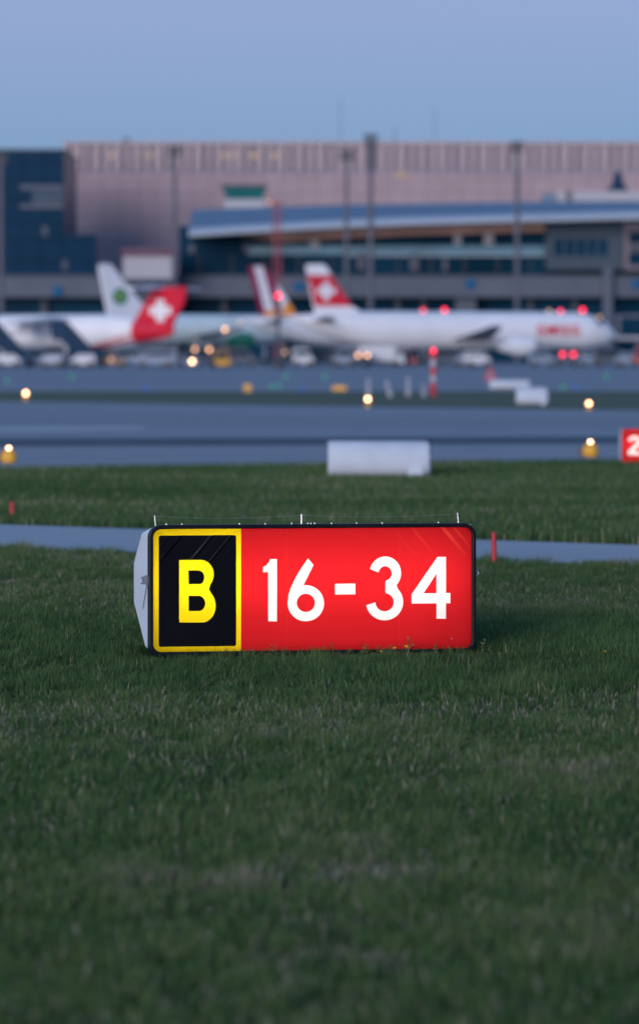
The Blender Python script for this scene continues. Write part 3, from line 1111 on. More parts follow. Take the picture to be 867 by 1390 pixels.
# ------------------------------------------------------------------ backs of other signs and boxes
def sign_back(px0, px1, top, bottom, d, label, yaw=0.0, legs=True):
    """white rounded housing of a sign that faces away"""
    a, b = at(px0, bottom, d), at(px1, bottom, d)
    w = b.x - a.x
    h = (bottom - top) * d / F
    zb = max(0.02, at(px0, bottom, d).z)
    root = empty('sign_cabinet', ((a.x + b.x) / 2, d, 0.0), yaw)
    dep = h * 0.55
    prof = [(0, 0), (-dep * .55, h * .02), (-dep * .9, h * .16), (-dep, h * .38), (-dep * .96, h * .66), (-dep * .72, h * .88), (-dep * .35, h * .98), (0, h)]
    rings = []
    for k, (u, sc) in enumerate(((-w / 2, 0.97), (-w / 2 + h * .03, 1.0), (w / 2 - h * .16, 1.0), (w / 2 - h * .05, 0.94), (w / 2, 0.78))):
        rings.append([(u, y * sc, zb + h / 2 + (z - h / 2) * sc) for y, z in prof])
    mb = MB()
    mb.rings(rings)
    mb.build('housing', M['sign_white'], root, smooth=True)
    fb = MB()
    fb.box((-w / 2 - .01, 0.003, zb - .01), (w / 2 + .01, 0.05, zb + h + .01))
    fb.build('front_frame', M['frame_black'], root, bevel=0.01)
    for u in (-w * .35, w * .35):
        lb = MB()
        lb.box((u - .05, -dep * .5, -0.02), (u + .05, -dep * .5 + .06, zb + .06))
        lb.build('leg', M['mast_dark'], root)
    if legs:
        jb = MB()
        jb.box((w * .28, -dep * 1.06, zb - .01), (w * .43, -dep * .8, zb + h * .34))
        jb.build('junction_box', M['sign_white'], root, bevel=0.02)
    tag(root, label, 'sign cabinet', 'white sign cabinets seen from behind')
    return root


sign_back(445, 584, 599, 648, 62.0, 'long white rounded back of a sign cabinet on the grass by the near runway edge')
sign_back(700, 743, 525.5, 549.5, 143.0, 'small white cabinet back on the far grass strip, the nearer of two')
sign_back(664, 719, 515.5, 528.5, 190.0, 'low pale cabinet back partly behind a smaller white cabinet', legs=False)

# red lit sign at the right photo edge
d = 69.5
p = at(843, 631, d)
s = d / F
rs_ = empty('runway_sign', (p.x + 0.35, d, 0.0), R(3))
tag(rs_, 'distant blurred red lit sign with a white 2 at the right photo edge', 'runway sign')
W2, H2, z2 = 0.70, 46 * s, max(0.03, at(843, 631, d).z)
fr = MB()
v_, f_ = cut_sheet([round_rect(-W2 / 2, z2, W2 / 2, z2 + H2, 0.05), round_rect(-W2 / 2 + .022, z2 + .022, W2 / 2 - .022, z2 + H2 - .022, 0.04)])
sheet('frame', v_, f_, M['red_paint'], rs_, -0.015, 0.03)
k = 26 * s / 16
x2 = -W2 / 2 + 9 * s
two = [[(x2 + x * k * 1.05, z2 + H2 - 9.5 * s - y * k) for x, y in l] for l in GLYPH['2']]
v_, f_ = cut_sheet([round_rect(-W2 / 2 + .01, z2 + .01, W2 / 2 - .01, z2 + H2 - .01, 0.04)] + two)
sheet('red_panel', v_, f_, M['film_red'], rs_, 0.0)
v_, f_ = cut_sheet(two)
sheet('digit', v_, f_, M['film_white'], rs_, 0.0)
hb = MB()
pr = [(0.03, z2 + .01), (0.2, z2 + .01), (0.34, z2 + H2 * .3), (0.34, z2 + H2 * .7), (0.2, z2 + H2 - .01), (0.03, z2 + H2 - .01)]
hb.rings([[(-W2 / 2 + .006, y, z) for y, z in pr], [(W2 / 2 - .006, y, z) for y, z in pr]])
hb.f = [f for f in hb.f if not (len(f) == 4 and all(abs(hb.v[i][1] - 0.03) < 1e-6 for i in f))]
hb.build('housing', M['housing_grey'], rs_)
tb = MB()
tb.tube((-W2 / 2 + .04, 0.15, z2 + H2 / 2), (W2 / 2 - .05, 0.15, z2 + H2 / 2), 0.019, n=10)
tb.build('fluorescent_tube', M['tube'], rs_)
for u in (-.25, .25):
    lb = MB()
    lb.box((u - .03, .08, -0.03), (u + .03, .14, z2 + .02))
    lb.build('leg', M['mast_dark'], rs_)

# striped pole with a red lamp, white stakes, amber boxes, warning triangle
p = ground(588, 537)
s = p.y / F
root = empty('striped_pole', (p.x, p.y, 0))
hh = (537 - 478) * s
r = 4.2 * s
bands = [(0, .30, 'red_paint'), (.30, .48, 'white_post'), (.48, .66, 'red_paint'), (.66, .83, 'white_post'), (.83, 1.0, 'red_paint')]
for a, b, m in bands:
    mb = MB()
    mb.lathe([(r, hh * a), (r * (1 - .02), hh * b)], n=14)
    mb.build('pole_band', M[m], root, smooth=True)
lb = MB()
lb.sphere((0, 0, hh + lamp_r(p.y) * .8), lamp_r(p.y), 8)
lb.build('lamp', M['lamp_red'], root, smooth=True)
tag(root, 'red and white striped pole topped by a red lamp on the far grass', 'pole')

for px, top, bot, w, lab in ((500, 514, 537, 8, 'white stake standing behind the middle runway light'), (530, 516, 539, 8, 'leaning white stake left of the middle gap in a row of stakes'),
                             (554, 512, 537, 8, 'upright white stake second from the striped pole'), (575, 521, 538, 7, 'short white stake beside the striped pole')):
    p = ground(px, bot)
    s = p.y / F
    mb = MB()
    h = (bot - top) * s
    mb.lathe([(w * s * .4, 0), (w * s * .4, h * .5), (w * s * .26, h * .54), (w * s * .26, h * .7), (w * s * .34, h * .74), (w * s * .34, h * .94), (w * s * .2, h)], n=12)
    o = mb.build('marker_stake', M['white_post'], smooth=True, loc=(p.x, p.y, 0))
    if px == 530:
        o.rotation_euler = (0, R(-14), 0)
    tag(o, lab, 'stake', 'white stakes on the far grass')

for px, top, bot, w, lab in ((336, 521, 532, 11, 'small amber box marker on the grass edge left of the lamp post'), (460, 523, 531, 20, 'flat amber box marker on the grass edge left of the white stakes')):
    p = ground(px, bot)
    s = p.y / F
    h = (bot - top) * s
    root = empty('amber_marker', (p.x, p.y, 0))
    mb = MB()
    mb.prism([(-w * s / 2, .02), (w * s / 2, .02), (w * s / 2, h * .7), (w * s * .4, h), (-w * s * .4, h), (-w * s / 2, h * .7)], -.12, .12)
    mb.build('box', M['tug_yellow'], root, bevel=.01)
    mb = MB()
    mb.box((-w * s * .4, -.1, 0), (w * s * .4, .1, .022))
    mb.build('foot', M['dark'], root)
    tag(root, lab, 'marker box', 'amber marker boxes')

p = ground(665, 521)
s = p.y / F
root = empty('warning_sign', (p.x, p.y, 0))
h = 24 * s
v_, f_ = cut_sheet([[(-9 * s, 5 * s), (9 * s, 5 * s), (0, h)], [(-4.5 * s, 7.6 * s), (4.5 * s, 7.6 * s), (0, h - 7 * s)]])
sheet('triangle_rim', v_, f_, M['red_paint'], root, -.02, .02)
v_, f_ = cut_sheet([[(-4.9 * s, 7.4 * s), (4.9 * s, 7.4 * s), (0, h - 6.5 * s)]])
sheet('triangle_face', v_, f_, M['van_blue'], root, -.01, .015)
mb = MB()
mb.box((-.05, .022, 0), (.05, .10, 8 * s))
mb.build('post', M['mast'], root)
tag(root, 'faint red triangular warning sign on the apron edge above the pale cabinet', 'sign')


# ------------------------------------------------------------------ aircraft
def aircraft(name, L, Rf, zc, tail_up, fin, fin_t=0.16, wing=None, stab=None, engines=(), gear=True, mats=None, nose_drop=0.28, tail_len=3.6, cone_mat=None, belly=None):
    """nose at +x (x = L), tail end at x = 0; returns the root"""
    mats = mats or {}
    root = empty(name, (0, 0, 0))
    n = 28
    st = []
    TL = tail_len * 2 * Rf
    for i in range(13):
        t = i / 12
        x = TL * t
        r = Rf * (0.13 + 0.87 * math.sin(t * math.pi / 2) ** 0.95)
        st.append((x, zc + tail_up * (1 - math.sin(t * math.pi / 2)) , r))
    NL = 3.0 * Rf
    st.append((L - NL - 0.01, zc, Rf))
    for i in range(1, 13):
        t = i / 12
        r = Rf * max(0.03, (1 - t ** 2.1)) ** 0.62
        st.append((L - NL + NL * t, zc - nose_drop * Rf * t ** 2.2, r))

    def ringat(x, c, r):
        return [(x, r * math.cos(2 * math.pi * j / n), c + r * 1.03 * math.sin(2 * math.pi * j / n)) for j in range(n)]
    mb = MB()
    mb.rings([ringat(*a) for a in st])
    if cone_mat:       # the aft stations carry their own paint
        cut, cm = cone_mat
        mb2, mb3 = MB(), MB()
        aft = [a for a in st if a[0] <= cut]
        fwd = [a for a in st if a[0] >= aft[-1][0]]
        mb2.rings([ringat(*a) for a in aft])
        mb3.rings([ringat(*a) for a in fwd])
        mb3.build('fuselage', mats.get('body', M['white_plane']), root, smooth=True)
        mb2.build('tail_cone', cm, root, smooth=True)
    else:
        mb.build('fuselage', mats.get('body', M['white_plane']), root, smooth=True)

    def rad(x):
        for a, b in zip(st[:-1], st[1:]):
            if a[0] <= x <= b[0]:
                t = (x - a[0]) / max(1e-6, b[0] - a[0])
                return a[2] + (b[2] - a[2]) * t, a[1] + (b[1] - a[1]) * t
        return st[-1][2], st[-1][1]
    # cockpit glazing: panes set just proud of the nose
    for y0, y1 in ((8, 30), (33, 58), (-30, -8), (-58, -33)):
        mbw = MB()
        g = []
        for t in range(5):
            x = L - 0.50 * NL + 0.16 * NL * t / 4 - 0.10 * NL * (abs(y0 + y1) / 2 / 60)
            rr, cc = rad(x)
            row = []
            for k in range(5):
                a = R(90 - (y0 + (y1 - y0) * k / 4) * 1.1)
                row.append((x, (rr + .025) * math.cos(a), cc + (rr * 1.03 + .025) * math.sin(a)))
            g.append(row)
        mbw.rings(g, closed=False, cap0=False, cap1=False)
        mbw.build('cockpit_window', M['glass'], root)
    # fin
    fb = MB()
    fb.prism(fin['outline'], -fin_t, fin_t)
    fo_ = fb.build('fin', mats.get('fin', M['white_plane']), root, bevel=0.06)
    for k, (nm, poly, m) in enumerate(fin.get('paint', ())):
        pb = MB()
        t = fin_t + 0.02 * (k + 1)
        loops = poly if isinstance(poly[0][0], tuple) else [poly]
        v_, f_ = cut_sheet(loops)
        sheet(nm, v_, f_, M[m], fo_, -t, t)
    # wings
    if wing:
        xr, zr, half, cr, ct, sweep, dih = wing
        for sgn in (1, -1):
            w = MB()
            rg = []
            for t in (0.0, 0.35, 0.7, 0.97, 1.0):
                y = sgn * half * t
                c = cr + (ct - cr) * (min(1, t / .35) * .5 + max(0, t - .35) / .65 * .5)
                xl = xr - math.tan(R(sweep)) * half * t
                z = zr + math.tan(R(dih)) * half * t
                th = c * (0.065 if t < .97 else 0.03)
                rg.append([(xl, y, z), (xl - c * .18, y, z + th), (xl - c * .5, y, z + th * .9), (xl - c, y, z + .02),
                           (xl - c, y, z - .02), (xl - c * .5, y, z - th * .7), (xl - c * .15, y, z - th * .6)])
            w.rings(rg)
            wo_ = w.build('wing', M['wing'], root, smooth=True)
            if wing and mats.get('winglet'):
                xl = xr - math.tan(R(sweep)) * half
                z = zr + math.tan(R(dih)) * half
                wl = MB()
                wl.prism([(xl - ct, z), (xl - .1, z + .02), (xl - ct * 1.15, z + 2.2), (xl - ct * 1.6, z + 2.2)], sgn * half - .06, sgn * half + .06)
                wl.build('winglet', mats['winglet'], wo_)
    if stab:
        xr, zr, half, cr, ct, sweep, dih, sm, thk = (*stab, .05)[:9]
        for sgn in (1, -1):
            w = MB()
            rg = []
            for t in (0.0, 0.95, 1.0):
                y = sgn * half * t
                c = cr + (ct - cr) * t
                xl = xr - math.tan(R(sweep)) * half * t
                z = zr + math.tan(R(dih)) * half * t
                th = c * thk
                rg.append([(xl, y, z), (xl - c * .3, y, z + th), (xl - c, y, z + .02), (xl - c, y, z - .02), (xl - c * .3, y, z - th)])
            w.rings(rg)
            w.build('stabiliser', M[sm], root, smooth=True)
    for (x, y, z, r, ln, m) in engines:
        e = MB()
        e.lathe([(r * .45, -ln * .62), (r * .62, -ln * .45), (r * .88, -ln * .25), (r, 0), (r * 1.0, ln * .22), (r * .93, ln * .36), (r * .8, ln * .38), (r * .76, ln * .30)], (x, y, z), 'x', 24)
        eo = e.build('engine', M[m], root, smooth=True)
        e = MB()
        e.lathe([(r * .80, ln * .10), (r * .80, ln * .27), (r * .2, ln * .29), (.02, ln * .36)], (x, y, z), 'x', 20)
        e.build('fan', M['dark'], eo)
        pz = MB()
        top = wing[1] + math.tan(R(wing[6])) * abs(y) if wing else z + r
        lo_, hi_ = (z + r * .8, top + .1) if top > z else (top, z)
        pz.prism([(x + ln * .1, lo_), (x - ln * .5, lo_), (x - ln * .8, hi_), (x - ln * .35, hi_)], y - .15, y + .15)
        pz.build('pylon', mats.get('body', M['white_plane']), eo)
    if gear:
        for gx, gyy, gr in ((L - 4.6, 0, .38), (L * .47, 2.4, .55), (L * .47, -2.4, .55)):
            gm = MB()
            gm.tube((gx, gyy, .3), (gx, gyy * .8, zc - Rf * .6), .13, .16)
            go = gm.build('landing_gear', M['grey_metal'], root)
            for s_ in (-.32, .32):
                wm = MB()
                wm.lathe([(gr * .5, -.14), (gr, -.11), (gr, .11), (gr * .5, .14)], (gx, gyy + s_, gr), 'y', 18)
                wm.build('wheel', M['dark'], go)
    return root


def place(root, px_tail, d, phi_deg, nose_left=False):
    p = at(px_tail, 480, d)
    root.location = (p.x, d, 0.0)
    a = R(phi_deg)
    root.rotation_euler = (0, 0, math.pi - a if nose_left else a)


def fmap(px0, d, phi, nose_left=False):
    """photo point on an aircraft's centre plane -> its local (x, z)"""
    g = gy(d)

    def f(px, py):
        s = d / F
        x = (px - px0) * s / math.cos(R(phi)) * (-1 if nose_left else 1)
        return (x, (g - py) * s)
    return f


def local_x(px, y, d, phi, px0):
    """distance along an aircraft (nose right) at which the line y off its axis shows at photo column px"""
    k, c_, s_ = (px - 433.5) / F, math.cos(R(phi)), math.sin(R(phi))
    X0 = (px0 - 433.5) / F * d
    return (k * d + k * y * c_ - X0 + y * s_) / (c_ - k * s_)


def cross(cx, cz, a, b, kx=1.0):
    """swiss cross outline: half length a, half width b"""
    return [(cx + x * kx, cz + z) for x, z in ((-b, -a), (b, -a), (b, -b), (a, -b), (a, b), (b, b), (b, a), (-b, a), (-b, b), (-a, b), (-a, -b), (-b, -b))]


# --- red tailed airliner with the title on its nose, parked nose right
d, phi = 488.0, 30.0
f = fmap(396, d, phi)
kx = 1 / math.cos(R(phi))
fin = {'outline': [f(428, 428), f(415, 361), f(417, 358.5), f(437, 358), f(442, 361), f(462, 394), f(476, 414), f(492, 424), f(500, 432)],
       'paint': [('fin_paint', [f(426.3, 415), f(417.2, 373), f(448.6, 373), f(462.4, 394), f(476.6, 415)], 'swiss_red'),
                 ('cross', cross(*f(441.5, 394.5), 12.5 * d / F, 4.2 * d / F, kx), 'white_plane')]}
L1 = local_x(834, 0.0, d, phi, 396)
zc1 = f(0, 448)[1]
Rf1 = 25.5 * d / F
sw = aircraft('airliner', L1, Rf1, zc1, 1.5, fin, wing=(L1 * .60, zc1 - 1.25, 16.5, 6.6, 1.7, 27, 6.0), stab=(6.0, zc1 + .9, 6.2, 3.6, 1.5, 31, 6, 'wing'),
              engines=((L1 * .615, 5.8, zc1 - 1.95, 1.2, 4.4, 'white_plane'), (L1 * .615, -5.8, zc1 - 1.95, 1.2, 4.4, 'white_plane')), tail_len=3.2)
place(sw, 396, d, phi)
tag(sw, 'white airliner with a white topped red cross fin and red SWISS title near its nose', 'airliner', 'parked airliners')
# title lettering wrapped on the fuselage side that faces us
LET = {'S': ([(88, 82), (70, 96), (30, 96), (12, 80), (12, 62), (30, 50), (70, 46), (84, 34), (84, 20), (68, 4), (30, 4), (10, 20)], 96),
       'W': ([(6, 98), (30, 4), (56, 92), (82, 4), (106, 98)], 112), 'I': ([(14, 98), (14, 2)], 28)}
x_a, x_b = local_x(728, -Rf1, d, phi, 396), local_x(788.5, -Rf1, d, phi, 396)
zt0, zt1 = f(0, 455)[1] + .1, f(0, 440.5)[1]
tot = sum(LET[c_][1] + 16 for c_ in 'SWISS')
pen = 0.0
for c_ in 'SWISS':
    st_, adv = LET[c_]
    mb = MB()
    for k, ((xa, ya), (xb, yb)) in enumerate(zip(st_[:-1], st_[1:])):
        dv = Vector((xb - xa, yb - ya))
        ln = dv.length
        dv /= ln
        nv = Vector((-dv.y, dv.x)) * (11 if c_ == 'S' else 15)
        row = []
        NS = 8
        for i in range(NS + 1):
            t = -4 + (ln + 8) * i / NS
            for sg in (-1, 1):
                X = pen + xa + dv.x * t + nv.x * sg
                Y = (ya + dv.y * t + nv.y * sg) / 100
                z = zt0 + Y * (zt1 - zt0)
                q_ = max(-1, min(1, (z - zc1) / (Rf1 * 1.03)))
                row.append((x_a + X / tot * (x_b - x_a), -(Rf1 + .05 + .004 * k) * math.sqrt(1 - q_ * q_), z))
        mb.add(row, [(2 * i, 2 * i + 2, 2 * i + 3, 2 * i + 1) for i in range(NS)])
    mb.build('letter', M['swiss_red'], sw)
    pen += adv + 16

# --- regional jet with a red T-tail, nose to the left
d, phi = 468.0, 35.0
X0 = 236
f = fmap(X0, d, phi, True)
kx = 1 / math.cos(R(phi))
s = d / F
fin = {'outline': [f(232, 456), f(196, 463.5), f(182, 466), f(176, 452), f(177, 443), f(189, 423), f(204, 400), f(209, 389.5), f(254, 389.5), f(250, 412), f(236, 437)],
       'paint': [('cross', cross(*f(218.5, 421.5), 15.0 * s, 5.6 * s, kx), 'white_plane')]}
L2 = 30.0
zc2 = f(0, 449)[1]
Rf2 = 22.5 * s
rj = aircraft('regional_jet', L2, Rf2, zc2, .15, fin, fin_t=.2, wing=(L2 * .62, zc2 + Rf2 * .75, 13.2, 4.6, 1.6, 15, -3), stab=(f(205, 0)[0] + .8, f(0, 390.5)[1], 6.4, 2.6, 1.5, 17, -1, 'white_plane', .11),
              engines=((L2 * .58, 4.2, zc2 + .55, .72, 3.0, 'white_plane'), (L2 * .56, 7.4, zc2 + .40, .72, 3.0, 'white_plane'),
                       (L2 * .58, -4.2, zc2 + .55, .72, 3.0, 'white_plane'), (L2 * .56, -7.4, zc2 + .40, .72, 3.0, 'white_plane')),
              mats={'fin': M['swiss_red']}, cone_mat=(5.6, M['swiss_red']), tail_len=2.7)
place(rj, X0, d, phi, True)
tag(rj, 'white regional jet with a red T tail and white cross, nose cut off at left', 'airliner', 'parked airliners')
# red cheat line sweeping down under the rear fuselage
mb = MB()
pts = []
for i in range(9):
    t = i / 8
    x = 4.0 + 7.5 * t
    a = R(-20 - 48 * t)
    rr = Rf2 * min(1.0, .13 + .87 * math.sin(min(1, x / (2.7 * 2 * Rf2)) * math.pi / 2) ** .95) + .02
    pts.append((x, rr, a, .36 - .24 * t))
rg = []
for x, rr, a, hw in pts:
    rg.append([(x, rr * math.cos(a - hw) * 1, zc2 + rr * 1.03 * math.sin(a - hw)), (x, rr * math.cos(a + hw), zc2 + rr * 1.03 * math.sin(a + hw))])
mb.rings(rg, closed=False, cap0=False, cap1=False)
mb.build('belly_stripe', M['swiss_red'], rj)

# --- white airliner with a green badge on the fin, behind the regional jet
d, phi = 540.0, 44.0
f = fmap(126, d, phi)
s = d / F
kx = 1 / math.cos(R(phi))
cx, cz = f(160.5, 402)
badge = [(cx + 10 * s * kx * math.cos(a), cz + 11.5 * s * math.sin(a)) for a in [i * math.tau / 20 for i in range(20)]]
fin = {'outline': [f(146, 432), f(133.5, 362), f(135, 358.5), f(147, 357.5), f(151, 361), f(170, 387), f(193, 415), f(206, 428), f(206, 434)],
       'paint': [('badge', badge, 'green'), ('badge_centre', [(cx + (x - cx) * .55, cz + (z - cz) * .42) for x, z in badge], 'lime')]}
L3 = (384 - 126) * (d + 12) / F / math.cos(R(phi))
zc3 = f(0, 446)[1]
Rf3 = 20.0 * s
ge = aircraft('airliner', L3, Rf3, zc3, .9, fin, wing=(L3 * .60, zc3 - 1.1, 15.0, 5.8, 1.5, 27, 5), stab=(5.0, zc3 + .7, 5.6, 3.2, 1.4, 30, 6, 'wing'),
              engines=((L3 * .62, 5.2, zc3 - 1.5, 1.1, 4.0, 'green'), (L3 * .62, -5.2, zc3 - 1.5, 1.1, 4.0, 'green')), mats={'body': M['mint']})
place(ge, 126, d, phi)
tag(ge, 'white airliner with a green badge on its white fin and green engines', 'airliner', 'parked airliners')

# --- white airliner with a burgundy, white and orange fin, behind the SWISS one
d, phi = 530.0, 38.0
f = fmap(333, d, phi)
s = d / F
fin = {'outline': [f(356, 434), f(337.5, 364), f(339, 361), f(356, 360), f(361, 364), f(378, 390), f(395, 416), f(404, 428), f(404, 436)],
       'paint': [('fin_stripe', [f(343.5, 361.5), f(354.5, 361), f(373, 428), f(360, 428)], 'white_plane'),
                 ('fin_stripe', [f(373, 385), f(379, 391), f(394, 414.5), f(396, 428), f(382, 428)], 'white_plane'),
                 ('fin_corner', [f(385, 410), f(391, 410), f(396, 418), f(400, 432), f(380, 432)], 'orange'),
                 ('fin_corner', [f(358, 422), f(371, 420), f(375, 432), f(358, 432)], 'orange')]}
L4 = 34.0
zc4 = f(0, 448)[1]
Rf4 = 21 * s
gw = aircraft('airliner', L4, Rf4, zc4, 1.4, fin, wing=(L4 * .60, zc4 - 1.1, 15.0, 5.8, 1.5, 27, 5), stab=(5.4, zc4 + .8, 5.8, 3.2, 1.4, 30, 6, 'wing'),
              engines=((L4 * .62, 5.6, zc4 - 1.8, 1.1, 4.0, 'white_plane'), (L4 * .62, -5.6, zc4 - 1.8, 1.1, 4.0, 'white_plane')), mats={'fin': M['burgundy']})
place(gw, 333, d, phi)
tag(gw, 'white airliner with a burgundy fin striped white and orange, half hidden behind another', 'airliner', 'parked airliners')


# ------------------------------------------------------------------ apron vehicles
def wheel(parent, x, y, r, w=.24):
    mb = MB()
    mb.lathe([(r * .62, -w / 2), (r * .95, -w / 2), (r, -w * .3), (r, w * .3), (r * .95, w / 2), (r * .62, w / 2)], (x, y, r), 'y', 18)
    o = mb.build('wheel', M['dark'], parent)
    hb_ = MB()
    hb_.lathe([(r * .6, -w * .4), (r * .6, w * .4)], (x, y, r), 'y', 12)
    hb_.build('rim', M['grey_metal'], o)


def lights(parent, xs_, y2, z, r, mat, name):
    for y in (-y2, y2):
        mb = MB()
        mb.sphere((xs_, y, z), r, 7)
        mb.build(name, M[mat], parent, smooth=True)


def van(name, mat, L=5.2, Wd=2.0, H=2.3, box=False):
    root = empty(name, (0, 0, 0))
    w = Wd / 2
    if box:      # cab and cargo box
        mb = MB()
        mb.prism([(L * .30, .45), (L / 2, .45), (L / 2, 1.1), (L * .46, 1.35), (L * .40, 2.15), (L * .30, 2.2)], -w, w)
        mb.build('cab', M[mat], root, bevel=.06)
        mb = MB()
        mb.box((-L / 2, -w * 1.06, .65), (L * .28, w * 1.06, H))
        mb.build('cargo_box', M[mat], root, bevel=.05)
        mb = MB()
        mb.box((-L / 2 + .1, -w * .6, .4), (L * .31, w * .6, .64))
        mb.build('chassis', M['dark'], root)
        wz0, wz1, wx0, wx1 = 1.3, 2.0, L * .33, L * .405
    else:
        mb = MB()
        mb.prism([(-L / 2, .4), (L / 2 - .1, .4), (L / 2, .6), (L / 2 - .05, 1.0), (L * .36, 1.25), (L * .24, H * .97), (L * .18, H), (-L / 2 + .1, H), (-L / 2, H * .92)], -w, w)
        mb.build('body', M[mat], root, bevel=.08)
        wz0, wz1, wx0, wx1 = 1.3, H * .88, -L * .42, L * .24
    for y in (-1, 1):
        wb = MB()
        yo = y * (w + .004)
        wb.prism([(wx0, wz0), (wx1 + .2 * (not box), wz0), (wx1, wz1), (wx0, wz1)], yo - .012, yo + .012)
        wb.build('side_window', M['glass'], root)
    sw_ = MB()
    if not box:
        sw_.add([(L * .355 + .03, -w * .86, 1.29), (L * .355 + .03, w * .86, 1.29), (L * .25 + .03, w * .8, H * .92), (L * .25 + .03, -w * .8, H * .92)], [(0, 1, 2, 3)])
    else:
        sw_.add([(L * .46 + .03, -w * .86, 1.4), (L * .46 + .03, w * .86, 1.4), (L * .405 + .03, w * .8, 2.08), (L * .405 + .03, -w * .8, 2.08)], [(0, 1, 2, 3)])
    sw_.build('windscreen', M['glass'], root)
    for x in (-L * .32, L * .33):
        for y in (-w * .93, w * .93):
            wheel(root, x, y, .38)
    return root


def tug(name, mat):
    root = empty(name, (0, 0, 0))
    mb = MB()
    mb.prism([(-1.5, .3), (1.5, .3), (1.5, .75), (1.3, .95), (.3, 1.0), (.2, .8), (-.5, .8), (-.6, 1.05), (-1.4, 1.05), (-1.5, .9)], -.75, .75)
    mb.build('body', M[mat], root, bevel=.05)
    mb = MB()
    mb.box((-.75, -.72, 1.85), (.35, .72, 1.93))
    for x in (-.7, .28):
        for y in (-.66, .66):
            mb.tube((x, y, .8), (x, y, 1.86), .035, n=6)
    mb.build('canopy', M[mat], root)
    mb = MB()
    mb.box((-.45, -.45, .8), (-.05, .45, 1.0))
    mb.box((-.52, -.45, 1.0), (-.42, .45, 1.4))
    mb.build('seat', M['dark'], root)
    for x in (-1.0, 1.0):
        for y in (-.68, .68):
            wheel(root, x, y, .33)
    return root


def stair_truck(name):
    """covered passenger stairs, high end at -x"""
    root = empty(name, (0, 0, 0))
    mb = MB()
    mb.prism([(-2.6, .5), (2.9, .5), (2.9, 1.0), (-2.6, .95)], -1.0, 1.0)
    mb.build('chassis', M['van_blue'], root, bevel=.05)
    mb = MB()
    mb.prism([(-2.9, 3.9), (-2.9, 4.15), (-1.7, 4.15), (2.7, .95), (2.7, .72), (2.4, .72), (-1.75, 3.9)], -.85, .85)
    mb.build('stair_flight', M['concrete_dark'], root)
    mb = MB()
    for y in (-.86, .86):
        mb.prism([(-2.9, 3.3), (-2.9, 5.1), (-2.5, 5.4), (-1.3, 5.35), (-.4, 4.9), (2.9, 1.9), (2.9, .6), (1.9, .6), (-.9, 2.7), (-1.7, 3.2)], y - .03, y + .03)
    mb.build('side_panel', M['navy'], root)
    mb = MB()
    mb.prism([(-3.0, 5.12), (-2.55, 5.5), (-1.25, 5.45), (-.35, 4.98), (3.0, 1.98), (2.98, 1.9), (-.4, 4.9), (-1.3, 5.35), (-2.5, 5.4), (-2.95, 5.05)], -.92, .92)
    mb.build('canopy', M['navy'], root)
    mb = MB()
    for x, zt in ((-2.2, 3.95), (-.6, 3.0)):
        for y in (-.7, .7):
            mb.tube((x, y, .9), (x, y, zt), .07, n=8)
    mb.tube((-2.2, -.7, 1.1), (-.6, -.7, 2.9), .05, n=6)
    mb.tube((-2.2, .7, 1.1), (-.6, .7, 2.9), .05, n=6)
    mb.build('support_frame', M['mast'], root)
    for x in (-1.8, 1.9):
        for y in (-.9, .9):
            wheel(root, x, y, .42)
    return root


def drop(root, px, d, rz=0.0, label=None, cat=None, group='service vehicles on the apron'):
    p = at(px, 480, d)
    root.location = (p.x, d, 0.008)
    root.rotation_euler = (0, 0, rz)
    tag(root, label, cat, group)
    return root


st1 = stair_truck('stair_truck')
st1.scale = (0.78, 1, 0.96)
st2 = copy_tree(st1)
drop(st1, 98, 448, 0, 'dark covered boarding stair truck sloping down right below the green badged fin', 'stair truck')
drop(st2, 4, 452, 0, 'dark covered boarding stair truck cut by the left photo edge', 'stair truck')


def add_lights(root, L, front, z=0.85, y2=.75, r_px=4.6, d=460):
    r = r_px * d / F / 2
    if front:
        lights(root, L / 2 + .02, y2, z, r, 'lamp_amber', 'headlight')
    else:
        lights(root, -L / 2 - .02, y2, z, r, 'lamp_red', 'tail_light')


